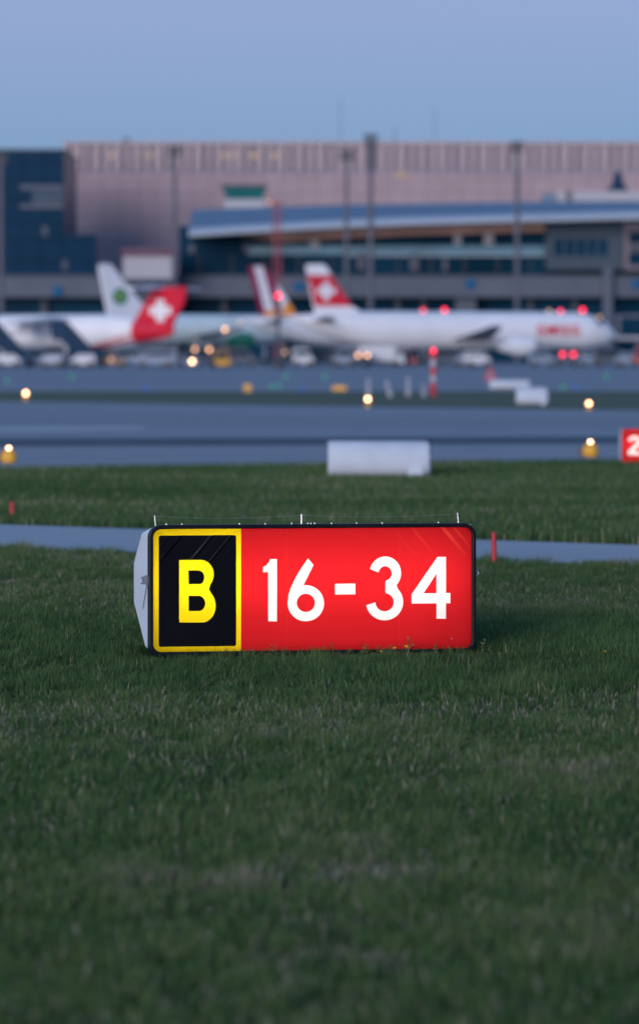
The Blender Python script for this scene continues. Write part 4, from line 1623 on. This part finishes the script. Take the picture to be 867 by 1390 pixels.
V = [  # px, depth, rotation (0 = nose right), maker, label, category
    (113, 441, R(180), ('van', 'van_white', dict(L=2.6, Wd=1.6, H=1.5)), 'small white car at the foot of the dark stair truck', 'car'),
    (71, 446, R(170), ('van', 'van_blue', dict(L=2.6, Wd=1.6, H=1.5)), 'small pale grey car between the two dark stair trucks', 'car'),
    (52, 455, R(20), ('van', 'van_blue', dict(L=3.0, Wd=1.7, H=2.2)), 'grey blue van right of the cut off stair truck', 'van'),
    (10, 446, R(0), ('van', 'van_white', dict(L=3.0, Wd=1.7, H=1.5)), 'white car at the left photo edge under a dark stair', 'car'),
    (151, 452, R(0), ('tug', 'van_brown', {}), 'ochre baggage tug under the red tail stripe', 'tug'),
    (178, 455, R(0), ('van', 'van_blue', dict(L=3.6, Wd=1.8, H=2.3)), 'grey blue van beneath the red tail cone', 'van'),
    (212, 446, R(180), ('van', 'van_blue', dict(L=4.4, Wd=1.9, H=2.0)), 'wide grey blue van right of the red tail', 'van'),
    (236, 458, R(0), ('van', 'van_dark', dict(L=3.4, Wd=1.8, H=1.7)), 'dark blue car behind the lit amber lamps', 'car'),
    (258, 440, R(-80), ('tug', 'van_blue', {}), 'grey blue tug with lit lamps, lowest of the amber lamp cluster', 'tug'),
    (275, 472, R(-90), ('van', 'van_dark', dict(L=5.6, Wd=2.3, H=2.8, box=True)), 'dark truck facing us with a pair of amber headlights', 'truck'),
    (301, 442, R(-82), ('tug', 'tug_yellow', {}), 'bright yellow tug right of the amber headlights', 'tug'),
    (322, 470, R(0), ('van', 'van_dark', dict(L=5.0, Wd=2.0, H=2.2)), 'dark van under the green engine', 'van'),
    (412, 466, R(0), ('van', 'van_white', dict(L=2.5, Wd=1.8, H=2.2)), 'white van right of the dark lamp post', 'van'),
    (440, 470, R(10), ('van', 'van_dark', dict(L=5.2, Wd=2.0, H=2.2)), 'dark van below the tail of the SWISS airliner', 'van'),
    (466, 468, R(180), ('van', 'van_blue', dict(L=2.6, Wd=1.8, H=2.3)), 'grey blue van left of the twin headlights', 'van'),
    (491, 462, R(-88), ('van', 'van_dark', dict(L=4.2, Wd=1.7, H=1.6)), 'car facing us with close set twin headlights', 'car'),
    (517, 466, R(0), ('van', 'van_white', dict(L=5.4, Wd=2.1, H=2.4, box=True)), 'white box truck below the SWISS fuselage', 'truck'),
    (548, 468, R(180), ('tug', 'van_red', {}), 'dull red tug right of the white box truck', 'tug'),
    (606, 476, R(0), ('van', 'van_dark', dict(L=4.8, Wd=1.9, H=2.2)), 'dark van right of the red lamp pole', 'van'),
    (633, 458, R(180), ('van', 'van_blue', dict(L=2.6, Wd=1.7, H=1.5)), 'grey blue car in front of the wing, left of a paler one', 'car'),
    (648, 456, R(0), ('van', 'van_white', dict(L=2.9, Wd=1.8, H=1.75)), 'white car in front of the SWISS wing', 'car'),
    (736, 474, R(0), ('van', 'van_blue', dict(L=3.2, Wd=1.8, H=2.0)), 'grey blue van left of the twin tail lights', 'van'),
    (769, 462, R(90), ('van', 'van_dark', dict(L=4.2, Wd=1.7, H=1.6)), 'dark car driving away with twin red tail lights', 'car'),
    (800, 476, R(180), ('van', 'van_blue', dict(L=3.0, Wd=1.8, H=1.9)), 'grey blue van under the SWISS nose', 'van'),
    (829, 466, R(0), ('van', 'van_dark', dict(L=4.0, Wd=1.9, H=2.2)), 'dark van just ahead of the SWISS nose', 'van'),
    (850, 462, R(180), ('van', 'van_blue', dict(L=2.8, Wd=1.8, H=1.7)), 'grey blue car beneath the boarding bridge', 'car'),
    (869, 458, R(180), ('van', 'van_red', dict(L=2.0, Wd=1.8, H=2.2)), 'dull red car cut by the right photo edge', 'car'),
]
for px, d, rz, (kind, mat, kw), lab, cat in V:
    if kind == 'tug':
        o = tug('baggage_tug', mat)
    else:
        o = van({'car': 'parked_car', 'van': 'service_van', 'truck': 'service_truck'}[cat], mat, **kw)
    drop(o, px, d, rz, lab, cat)
    L = kw.get('L', 3.0)
    if cat == 'truck' and 'amber headlights' in lab:
        add_lights(o, L, True, 2.0, .83, d=d)
    elif 'twin headlights' in lab and 'facing' in lab:
        add_lights(o, L, True, 1.35, .52, d=d)
    elif 'twin red tail' in lab:
        add_lights(o, L, False, 1.45, .60, r_px=5.4, d=d)
    elif 'lowest of the amber' in lab:
        mb = MB()
        mb.sphere((1.5, 0, .72), 2.4 * d / F, 7)
        mb.build('headlight', M['lamp_warm'], o, smooth=True)
    elif 'ochre' in lab:
        mb = MB()
        mb.sphere((0, -.8, .9), 2.6 * d / F, 7)
        mb.build('side_lamp', M['lamp_dim'], o, smooth=True)


# ------------------------------------------------------------------ masts and posts
def flood_mast(px, top, d, w_px, label, head=1.0, mat='mast'):
    p = at(px, top, d)
    s = d / F
    root = empty('floodlight_mast', (p.x, d, 0.0))
    r = w_px * s / 2
    mb = MB()
    mb.lathe([(r * 1.1, 0), (r, 3), (r * .75, p.z - .5), (r * .6, p.z)], n=14)
    mb.build('pole', M[mat], root, smooth=True)
    mb = MB()
    k = head
    mb.box((-.9 * k, -.12, p.z - 1.3), (.9 * k, .12, p.z - 1.1))
    mb.box((-.9 * k, -.12, p.z - .4), (.9 * k, .12, p.z - .2))
    mb.build('lamp_bracket', M['mast_dark'], root)
    for x in (-.7 * k, 0, .7 * k):
        for z in (p.z - 1.0, p.z - .1):
            hb_ = MB()
            hb_.add([(x - .28, -.5, z - .1), (x + .28, -.5, z - .1), (x + .28, -.1, z - .05), (x - .28, -.1, z - .05),
                     (x - .28, -.4, z + .4), (x + .28, -.4, z + .4), (x + .22, -.1, z + .35), (x - .22, -.1, z + .35)],
                    [(3, 2, 1, 0), (4, 5, 6, 7), (0, 1, 5, 4), (1, 2, 6, 5), (2, 3, 7, 6), (3, 0, 4, 7)])
            hb_.build('floodlight', M['mast_dark'], root)
    tag(root, label, 'light mast', 'tall floodlight masts by the terminal')


flood_mast(503, 184, 575, 8.5, 'tallest floodlight mast, its head reaching above the pink building roofline', 1.0)
flood_mast(470, 206, 600, 7.0, 'floodlight mast just left of the tallest one', .9)
flood_mast(702, 194, 600, 7.5, 'floodlight mast before the right half of the pink building', .9)
flood_mast(237, 199, 600, 6.5, 'floodlight mast before the left part of the pink building', .9)
flood_mast(1, 211, 585, 8.5, 'floodlight mast at the left photo edge before the dark glass block', .9)

# red mast with a short arm and lamp
d = 610.0
p = at(376, 272, d)
s = d / F
root = empty('red_mast', (p.x, d, 0))
mb = MB()
for x, y in ((-.45, -.45), (.45, -.45), (.45, .45), (-.45, .45)):
    mb.tube((x, y, 0), (x, y, p.z), .13, n=8)
zz, i = 0.0, 0
while zz < p.z - 1.2:
    sg = 1 if i % 2 else -1
    mb.tube((-.45 * sg, -.45, zz), (.45 * sg, -.45, zz + 1.2), .07, n=6)
    mb.tube((-.45 * sg, .45, zz), (.45 * sg, .45, zz + 1.2), .07, n=6)
    mb.tube((-.45, .45 * sg, zz), (-.45, -.45 * sg, zz + 1.2), .07, n=6)
    mb.tube((.45, .45 * sg, zz), (.45, -.45 * sg, zz + 1.2), .07, n=6)
    zz += 1.2
    i += 1
mb.build('lattice', M['red_mast'], root)
mb = MB()
mb.tube((0, 0, p.z - .1), (-1.3, 0, p.z + .05), .14, n=8)
mb.build('arm', M['red_mast'], root)
mb = MB()
mb.sphere((-1.2, -.15, p.z - .25), .22, 7)
mb.build('lamp', M['lamp_dim'], root, smooth=True)
tag(root, 'thin red lattice mast rising before the blue roof with a small lamp arm', 'mast')

# dark lamp post on the apron with a red lamp
p = ground(377, 500.5)
s = p.y / F
root = empty('lamp_post', (p.x, p.y, 0))
zt = (gy(p.y) - 404) * s
mb = MB()
mb.lathe([(.26, 0), (.24, zt * .3), (.16, zt * .32), (.12, zt)], n=12)
mb.build('pole', M['mast_dark'], root, smooth=True)
mb = MB()
mb.lathe([(.62, 0), (.62, .5), (.45, 1.0), (.3, 1.1)], n=14)
mb.build('base', M['mast_dark'], root, smooth=True)
mb = MB()
mb.sphere((0.05, -.05, zt + .2), 3.3 * s, 8)
mb.build('lamp', M['lamp_red'], root, smooth=True)
tag(root, 'dark lamp post on the apron topped by a red lamp before the burgundy fin', 'lamp post')


def work_light(px, py, d, mat, label):
    p = at(px, py, d)
    root = empty('work_light', (p.x, d, 0.008))
    mb = MB()
    mb.tube((0, 0, 0.1), (0, 0, p.z), .07, .05, 8)
    for a in range(3):
        mb.tube((0, 0, .5), (.6 * math.cos(a * 2.1), .6 * math.sin(a * 2.1), 0), .05, n=6)
    mb.build('stand', M['mast'], root)
    mb = MB()
    mb.sphere((0, 0, p.z), 2.4 * d / F, 7)
    mb.build('lamp', M[mat], root, smooth=True)
    tag(root, label, 'work light', 'portable work lights on the apron')


work_light(305, 447, 470, 'lamp_amber', 'bright amber work light before the white fuselage left of the burgundy fin')
work_light(326, 437, 480, 'lamp_dim', 'faint pale work light up right of the bright amber one')
work_light(386, 478, 455, 'lamp_dim', 'dim work light low beside the dark lamp post')


# ------------------------------------------------------------------ buildings
def wbox(px0, py0, px1, py1, d, depth, z0=None):
    a, b = at(px0, py1, d), at(px1, py0, d)
    mb = MB()
    mb.box((a.x, d, a.z if z0 is None else z0), (b.x, d + depth, b.z))
    return mb


# pink office block
DP = 820.0
c = at(480, 480, DP)
pink = empty('office_building', (c.x, DP, 0))
tag(pink, 'huge pinkish panel clad building with a striped loggia band under its flat roof', 'building')


def child(mb, name, mat, parent, **kw):
    o = mb.build(name, mat, parent, **kw)
    o.matrix_parent_inverse = Matrix.Identity(4)
    l = parent.location if parent.parent is None else parent.parent.location
    for v in o.data.vertices:
        v.co.x -= l.x
        v.co.y -= l.y
        v.co.z -= l.z
    return o


wl = child(wbox(87, 233, 1010, 470, DP, 60, 0.0), 'wall', M['pink_wall'], pink)
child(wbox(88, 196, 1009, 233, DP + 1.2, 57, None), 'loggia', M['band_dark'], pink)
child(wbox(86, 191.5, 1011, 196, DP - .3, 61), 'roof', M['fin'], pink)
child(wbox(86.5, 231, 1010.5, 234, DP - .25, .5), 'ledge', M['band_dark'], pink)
fin0 = None
a, b = at(0, 231, DP), at(0, 196, DP)
fm = MB()
fm.box((-.55, 0.0, a.z - c.z * 0), (.55, 1.1, b.z))
i = 0
px = 90.0
while px < 1008:
    x = at(px, 200, DP).x - c.x
    if fin0 is None:
        fin0 = fm.build('facade_fin', M['fin'], pink)
        o = fin0
    else:
        o = fin0.copy()
        col.objects.link(o)
        o.parent = pink
    o.location = (x, 0.0, 0)
    o.scale.x = (1.0, 1.35, .8, 1.15)[i % 4]
    i += 1
    px += (13.2, 14.6, 12.4, 13.8, 15.0)[i % 5]
for px0, px1 in ((144, 156), (194, 207), (302, 322), (338, 356), (366, 384)):
    child(wbox(px0, 207, px1, 214, DP + 1.1, .05), 'lit_window', M['lit_window'], pink)
child(wbox(536, 233.8, 553, 239, DP - .06, .05), 'lit_window', M['lit_window'], pink)
for px, t, w in ((462, 128, .16), (590, 142, .16), (535, 172, .25), (172, 186, 1.6)):
    a_, b_ = at(px, t, DP + 20), at(px, 194, DP + 20)
    mb = MB()
    mb.tube((b_.x, DP + 20, b_.z - 2), (a_.x, DP + 20, a_.z), w * .5, w * .3, 8)
    child(mb, 'roof_antenna' if w < 1 else 'roof_vent', M['mast'], pink)

# dark glass block at left
DG = 740.0
c = at(60, 480, DG)
dk = empty('glass_building', (c.x, DG, 0))
tag(dk, 'dark blue glass building at the left edge with two pale horizontal lines', 'building')
child(wbox(-90, 204, 86.5, 480, DG, 40, 0.0), 'tower', M['glass_curtain'], dk)
child(wbox(-90, 318, 130, 470, DG - 8, 7.9, 0.0), 'low_wing', M['glass_curtain'], dk)
child(wbox(-91, 201.5, 87.5, 204, DG - .3, 40.6), 'roof', M['mast_dark'], dk)
for y in (253.5, 279.5):
    child(wbox(27, y - 3, 86, y + 3, DG - .3, .25), 'balcony_rail', M['concrete'], dk)
child(wbox(44, 258, 86, 276, DG - .15, .12), 'window', M['grey_box'], dk)
for px, y0, y1 in ((61, 306, 320), (88, 352, 366)):
    child(wbox(px - 4, y0, px + 4, y1, DG - 8.2, .15), 'window', M['concrete_dark'], dk)

# terminal with the sweeping roof
DT = 640.0
c = at(480, 480, DT)
tm_ = empty('terminal_building', (c.x, DT, 0))
tag(tm_, 'long airport terminal with a sweeping blue roof, brown soffit and dark glass front', 'building')
child(wbox(-120, 403, 990, 480, DT + 6, 30, 0.0), 'ground_floor_glazing', M['glass_facade'], tm_)
child(wbox(-121, 375, 991, 403, DT, 37), 'wall_band', M['concrete'], tm_)
child(wbox(-121, 372.5, 991, 375, DT - .4, 37.8), 'parapet', M['concrete_dark'], tm_)
child(wbox(243, 306, 740, 372.5, DT + 8, 40), 'glass_front', M['glass_facade'], tm_)
for px in (60, 150, 237, 304, 385, 455, 540, 575, 720, 780, 900, 950):
    child(wbox(px - 4, 403, px + 4, 480, DT + 4.5, 1.2, 0.0), 'column', M['concrete_dark'], tm_)
child(wbox(618, 403, 646, 480, DT + 2.0, 3.4, 0.0), 'stair_core', M['concrete'], tm_)
child(wbox(818, 362, 831, 480, DT - 2.0, 1.5, 0.0), 'lift_shaft', M['concrete'], tm_)
child(wbox(336, 333, 740, 345.5, DT + 7.6, .3), 'balcony_glass', M['glass_reflect'], tm_)
child(wbox(470, 345.5, 740, 347, DT + 7.5, .45), 'balcony_rail', M['roof_edge'], tm_)
for px, y0, y1, w in ((621, 310, 331, 5), (663, 310, 331, 6.5), (427, 316, 337, 6.5), (334, 330, 342, 4), (490, 343, 365, 5.5), (562, 345, 367, 6), (604, 350, 368, 3), (260, 332, 343, 4)):
    child(wbox(px - w, y0, px + w, y1, DT + 7.2, .25), 'facade_panel', M['annex_white'] if y0 < 320 else M['concrete'], tm_)
for px in range(270, 740, 45):
    child(wbox(px - .8, 346, px + .8, 372, DT + 7.75, .2), 'mullion', M['mast_dark'], tm_)


# roof: profile that follows the sweep across the front
def curve(px, pts):
    for (x0, y0), (x1, y1) in zip(pts[:-1], pts[1:]):
        if x0 <= px <= x1:
            t = (px - x0) / (x1 - x0)
            return y0 + (y1 - y0) * t
    return pts[0][1] if px < pts[0][0] else pts[-1][1]


EDGE = [(255, 315.5), (330, 310.5), (460, 303.5), (560, 299.5), (720, 295), (867, 291.5), (1000, 290)]
TOPR = [(255, 284), (330, 281.5), (500, 277), (720, 273.5), (867, 272.5), (1000, 272)]
cols_ = [256 + (1000 - 256) * i / 40 for i in range(41)]
DR = DT - 6.0
rf, ed, sf = [], [], []
for px in cols_:
    e = curve(px, EDGE)
    lo_, hi_ = at(px, e + 5.2, DR), at(px, e - 5.2, DR + 1.5)
    tp = at(px, curve(px, TOPR), DR + 26)
    x = lo_.x - c.x
    xt = x * (DR + 26) / DR
    y = DR - DT
    ed.append([(x, y, lo_.z), (x, y - .25, (lo_.z + hi_.z) / 2), (x, y + 1.5, hi_.z), (x, y + 2.0, hi_.z - .3), (x, y + 1.2, lo_.z)])
    rf.append([(x, y + 1.7, hi_.z + .05), (x, y + 10, hi_.z + (tp.z - hi_.z) * .52), (x, y + 18, hi_.z + (tp.z - hi_.z) * .85), (x, y + 26, tp.z), (x, y + 44, tp.z + .2), (x, y + 44, tp.z - 3), (x, y + 3, hi_.z - .5)])
    sf.append([(x, y + 1.25, lo_.z + .1), (x, y + 14.5, lo_.z + 0.1), (x, y + 14.5, lo_.z + .5), (x, y + 1.25, lo_.z + .5)])
for nm, rr, m in (('roof', rf, 'roof_blue'), ('roof_edge', ed, 'roof_edge'), ('soffit', sf, 'soffit')):
    mb = MB()
    mb.rings(rr)
    mb.build(nm, M[m], tm_)
# fascia of wood under the roof edge, then the slate box and end bay
mb = MB()
mb.rings([[(at(px, 0, DT + 5).x - c.x, 5.0, at(px, curve(px, EDGE) + (19 if px > 380 else 4 + 15 * max(0, px - 300) / 80), DT + 5).z), (at(px, 0, DT + 5).x - c.x, 5.0, at(px, curve(px, EDGE) + 1, DT + 5).z),
           (at(px, 0, DT + 5).x - c.x, 5.6, at(px, curve(px, EDGE) + 1, DT + 5).z), (at(px, 0, DT + 5).x - c.x, 5.6, at(px, curve(px, EDGE) + (19 if px > 380 else 4 + 15 * max(0, px - 300) / 80), DT + 5).z)]
          for px in [300 + 440 * i / 20 for i in range(21)]])
mb.build('wood_fascia', M['soffit'], tm_)
child(wbox(741, 299, 845, 366, DT + 3.0, 30), 'plant_room', M['grey_box'], tm_)
for i in range(5):
    child(wbox(752 + i * 15, 324, 764 + i * 15, 347, DT + 2.9, .2), 'window', M['glass_facade'], tm_)
child(wbox(845.5, 303, 990, 366, DT + 3.6, 30), 'end_bay', M['bay_wall'], tm_)
child(wbox(853, 314, 980, 330, DT + 3.45, .2), 'window', M['glass_facade'], tm_)
child(wbox(853, 331.5, 980, 340, DT + 3.45, .2), 'spandrel', M['concrete_dark'], tm_)
child(wbox(853, 341.5, 980, 360, DT + 3.45, .2), 'window', M['glass_facade'], tm_)
child(wbox(742, 366, 990, 372.5, DT + 8, 25), 'plinth', M['glass_facade'], tm_)
# rooftop structures
child(wbox(752, 259, 990, 274, DR + 34, 12), 'penthouse', M['annex_white'], tm_)
child(wbox(738, 262, 751, 275, DR + 33, 6), 'roof_unit', M['roof_blue'], tm_)
child(wbox(768, 258, 775, 272, DR + 33.5, .4), 'roof_unit', M['mast'], tm_)
a_ = at(838, 259, DR + 36)
mb = MB()
mb.lathe([(1.7, 0), (1.6, .8), (.9, 1.5), (.6, 3.2), (.1, 3.6)], (a_.x, DR + 36, a_.z - .3), n=12)
child(mb, 'radar_antenna', M['navy'], tm_)

# control cabin standing on the roof
DC = 676.0
p = at(332, 285, DC)
root = empty('control_cabin', (p.x, DC, p.z - 1.0))
s = DC / F
zb_ = 1.0


def frustum(x0, x1, z0, z1, dep0, dep1):
    mb = MB()
    mb.rings([[(-x0, -dep0, z0), (x0, -dep0, z0), (x0, dep0, z0), (-x0, dep0, z0)], [(-x1, -dep1, z1), (x1, -dep1, z1), (x1, dep1, z1), (-x1, dep1, z1)]])
    return mb


zf = lambda y: (285 - y) * s + zb_
frustum(28 * s, 26 * s, 0, zf(271), 3.0, 2.8).build('cabin_base', M['annex_white'], root)
frustum(24 * s, 29 * s, zf(271), zf(254.5), 2.6, 3.2).build('cabin_glazing', M['glass_green'], root)
frustum(31 * s, 30 * s, zf(254.5), zf(251.5), 3.5, 3.4).build('cabin_roof', M['mast_dark'], root)
for u in (-.98, -.5, 0, .5, .98):
    mb = MB()
    mb.tube((u * 24 * s, -2.63, zf(271)), (u * 29 * s, -3.23, zf(254.5)), .07, n=6)
    mb.build('mullion', M['mast_dark'], root)
tag(root, 'green glazed control cabin on a pale base perched on the terminal roof', 'control cabin')

# white annex with a maroon roof
DA = 628.0
c = at(200, 480, DA)
root = empty('annex_building', (c.x, DA, 0))
child(wbox(167, 347, 233, 378, DA, 9), 'upper_wall', M['annex_white'], root)
child(wbox(165, 336, 235, 347, DA - .5, 10), 'roof', M['maroon'], root)
child(wbox(170, 378, 230, 480, DA + .5, 8, 0.0), 'lower_wall', M['concrete_dark'], root)
for px in (183, 200, 217):
    child(wbox(px - 6, 384, px + 6, 395, DA + .35, .12), 'window', M['glass_facade'], root)
tag(root, 'small white annex with a maroon flat roof left of the sweeping terminal roof', 'building')

# blue lit gate signs and small lamps fixed on the terminal wall
for px, py, w in ((638, 385, 'right of the middle mast, above the SWISS fuselage'), (405, 389, 'between the burgundy fin and the red fin'),
                  (78, 395, 'at far left below the dark glass building'), (864, 385, 'at the right photo edge')):
    p = at(px, py, DT - .5)
    root = empty('gate_sign', (p.x, DT - .42, p.z))
    mb = MB()
    mb.box((-.75, 0, -.75), (.75, .4, .75))
    mb.build('cabinet', M['mast_dark'], root)
    mb = MB()
    mb.box((-.68, -.06, -.68), (.68, -.003, .68))
    mb.build('lit_face', M['gate_blue'], root)
    tag(root, 'small blue lit gate sign ' + w, 'gate sign', 'blue gate signs on the terminal')

for px, py, m, lab in ((574, 422.5, 'lamp_red', 'red lamp over the SWISS fuselage, left one of the left pair'), (603, 421, 'lamp_red', 'red lamp over the SWISS fuselage, right one of the left pair'),
                       (760.5, 423, 'lamp_red', 'red lamp above the SWISS title, left one of the right pair'), (790.5, 421, 'lamp_red', 'red lamp above the SWISS title, right one of the right pair'),
                       (745, 423, 'lamp_dim', 'dull yellow lamp beside the red lamps above the SWISS title'), (813, 431, 'lamp_dim', 'dull amber lamp above the SWISS nose')):
    dd = 590.0
    p = at(px, py, dd)
    root = empty('ramp_lamp', (p.x, dd, 0.008))
    mb = MB()
    mb.tube((0, 0, 0), (0, 0, p.z - .2), .12, .09, 8)
    mb.build('pole', M['mast_dark'], root)
    mb = MB()
    mb.sphere((0, 0, p.z), 2.7 * dd / F, 8)
    mb.build('lamp', M[m], root, smooth=True)
    tag(root, lab, 'ramp lamp', 'lamps on poles behind the airliner')

# boarding bridge at the right edge
DB = 560.0
p = at(838, 480, DB)
root = empty('boarding_bridge', (p.x, DB, 0))
tag(root, 'glass sided boarding bridge with pale rails at the right edge by the SWISS nose', 'boarding bridge')
s = DB / F
z_ = lambda y: at(838, y, DB).z
Lb = 14.0
mb = MB()
mb.box((0, 0, z_(456)), (Lb, 3, z_(431)))
mb.build('glass_tunnel', M['glass_facade'], root)
mb = MB()
mb.box((-.3, -.2, z_(431)), (Lb, 3.2, z_(426.5)))
mb.build('roof', M['concrete'], root)
mb = MB()
mb.box((-.3, -.2, z_(461)), (Lb, 3.2, z_(456)))
mb.build('floor_beam', M['annex_white'], root)
for x in (0.0, 4.5, 9.0):
    mb = MB()
    mb.box((x - .3, -.25, z_(456)), (x + .4, -.01, z_(431)))
    mb.build('side_post', M['concrete'], root)
for x in (3.0, 10.0):
    mb = MB()
    mb.tube((x, 1.5, 0), (x, 1.5, z_(460)), .5, n=12)
    mb.build('leg', M['mast'], root)

# ------------------------------------------------------------------ camera and view
cd = bpy.data.cameras.new('camera')
cam = bpy.data.objects.new('camera', cd)
col.objects.link(cam)
cam.location = (0, 0, CAM_H)
cam.rotation_euler = (math.pi / 2 - TILT, 0, 0)
cd.sensor_fit = 'HORIZONTAL'
cd.sensor_width = 24.0
cd.lens = 24.0 * F / 867.0
cd.clip_start = 0.5
cd.clip_end = 30000
cd.dof.use_dof = True
cd.dof.focus_distance = 25.8
cd.dof.aperture_fstop = cd.lens / 66.0
cd.dof.aperture_blades = 0
scene.camera = cam

scene.render.engine = 'CYCLES'
scene.cycles.use_denoising = True
scene.cycles.max_bounces = 8
scene.cycles.transmission_bounces = 6
scene.cycles.sample_clamp_indirect = 6.0
scene.view_settings.view_transform = 'Standard'
scene.view_settings.look = 'None'
scene.view_settings.exposure = 0.0
scene.view_settings.gamma = 1.0
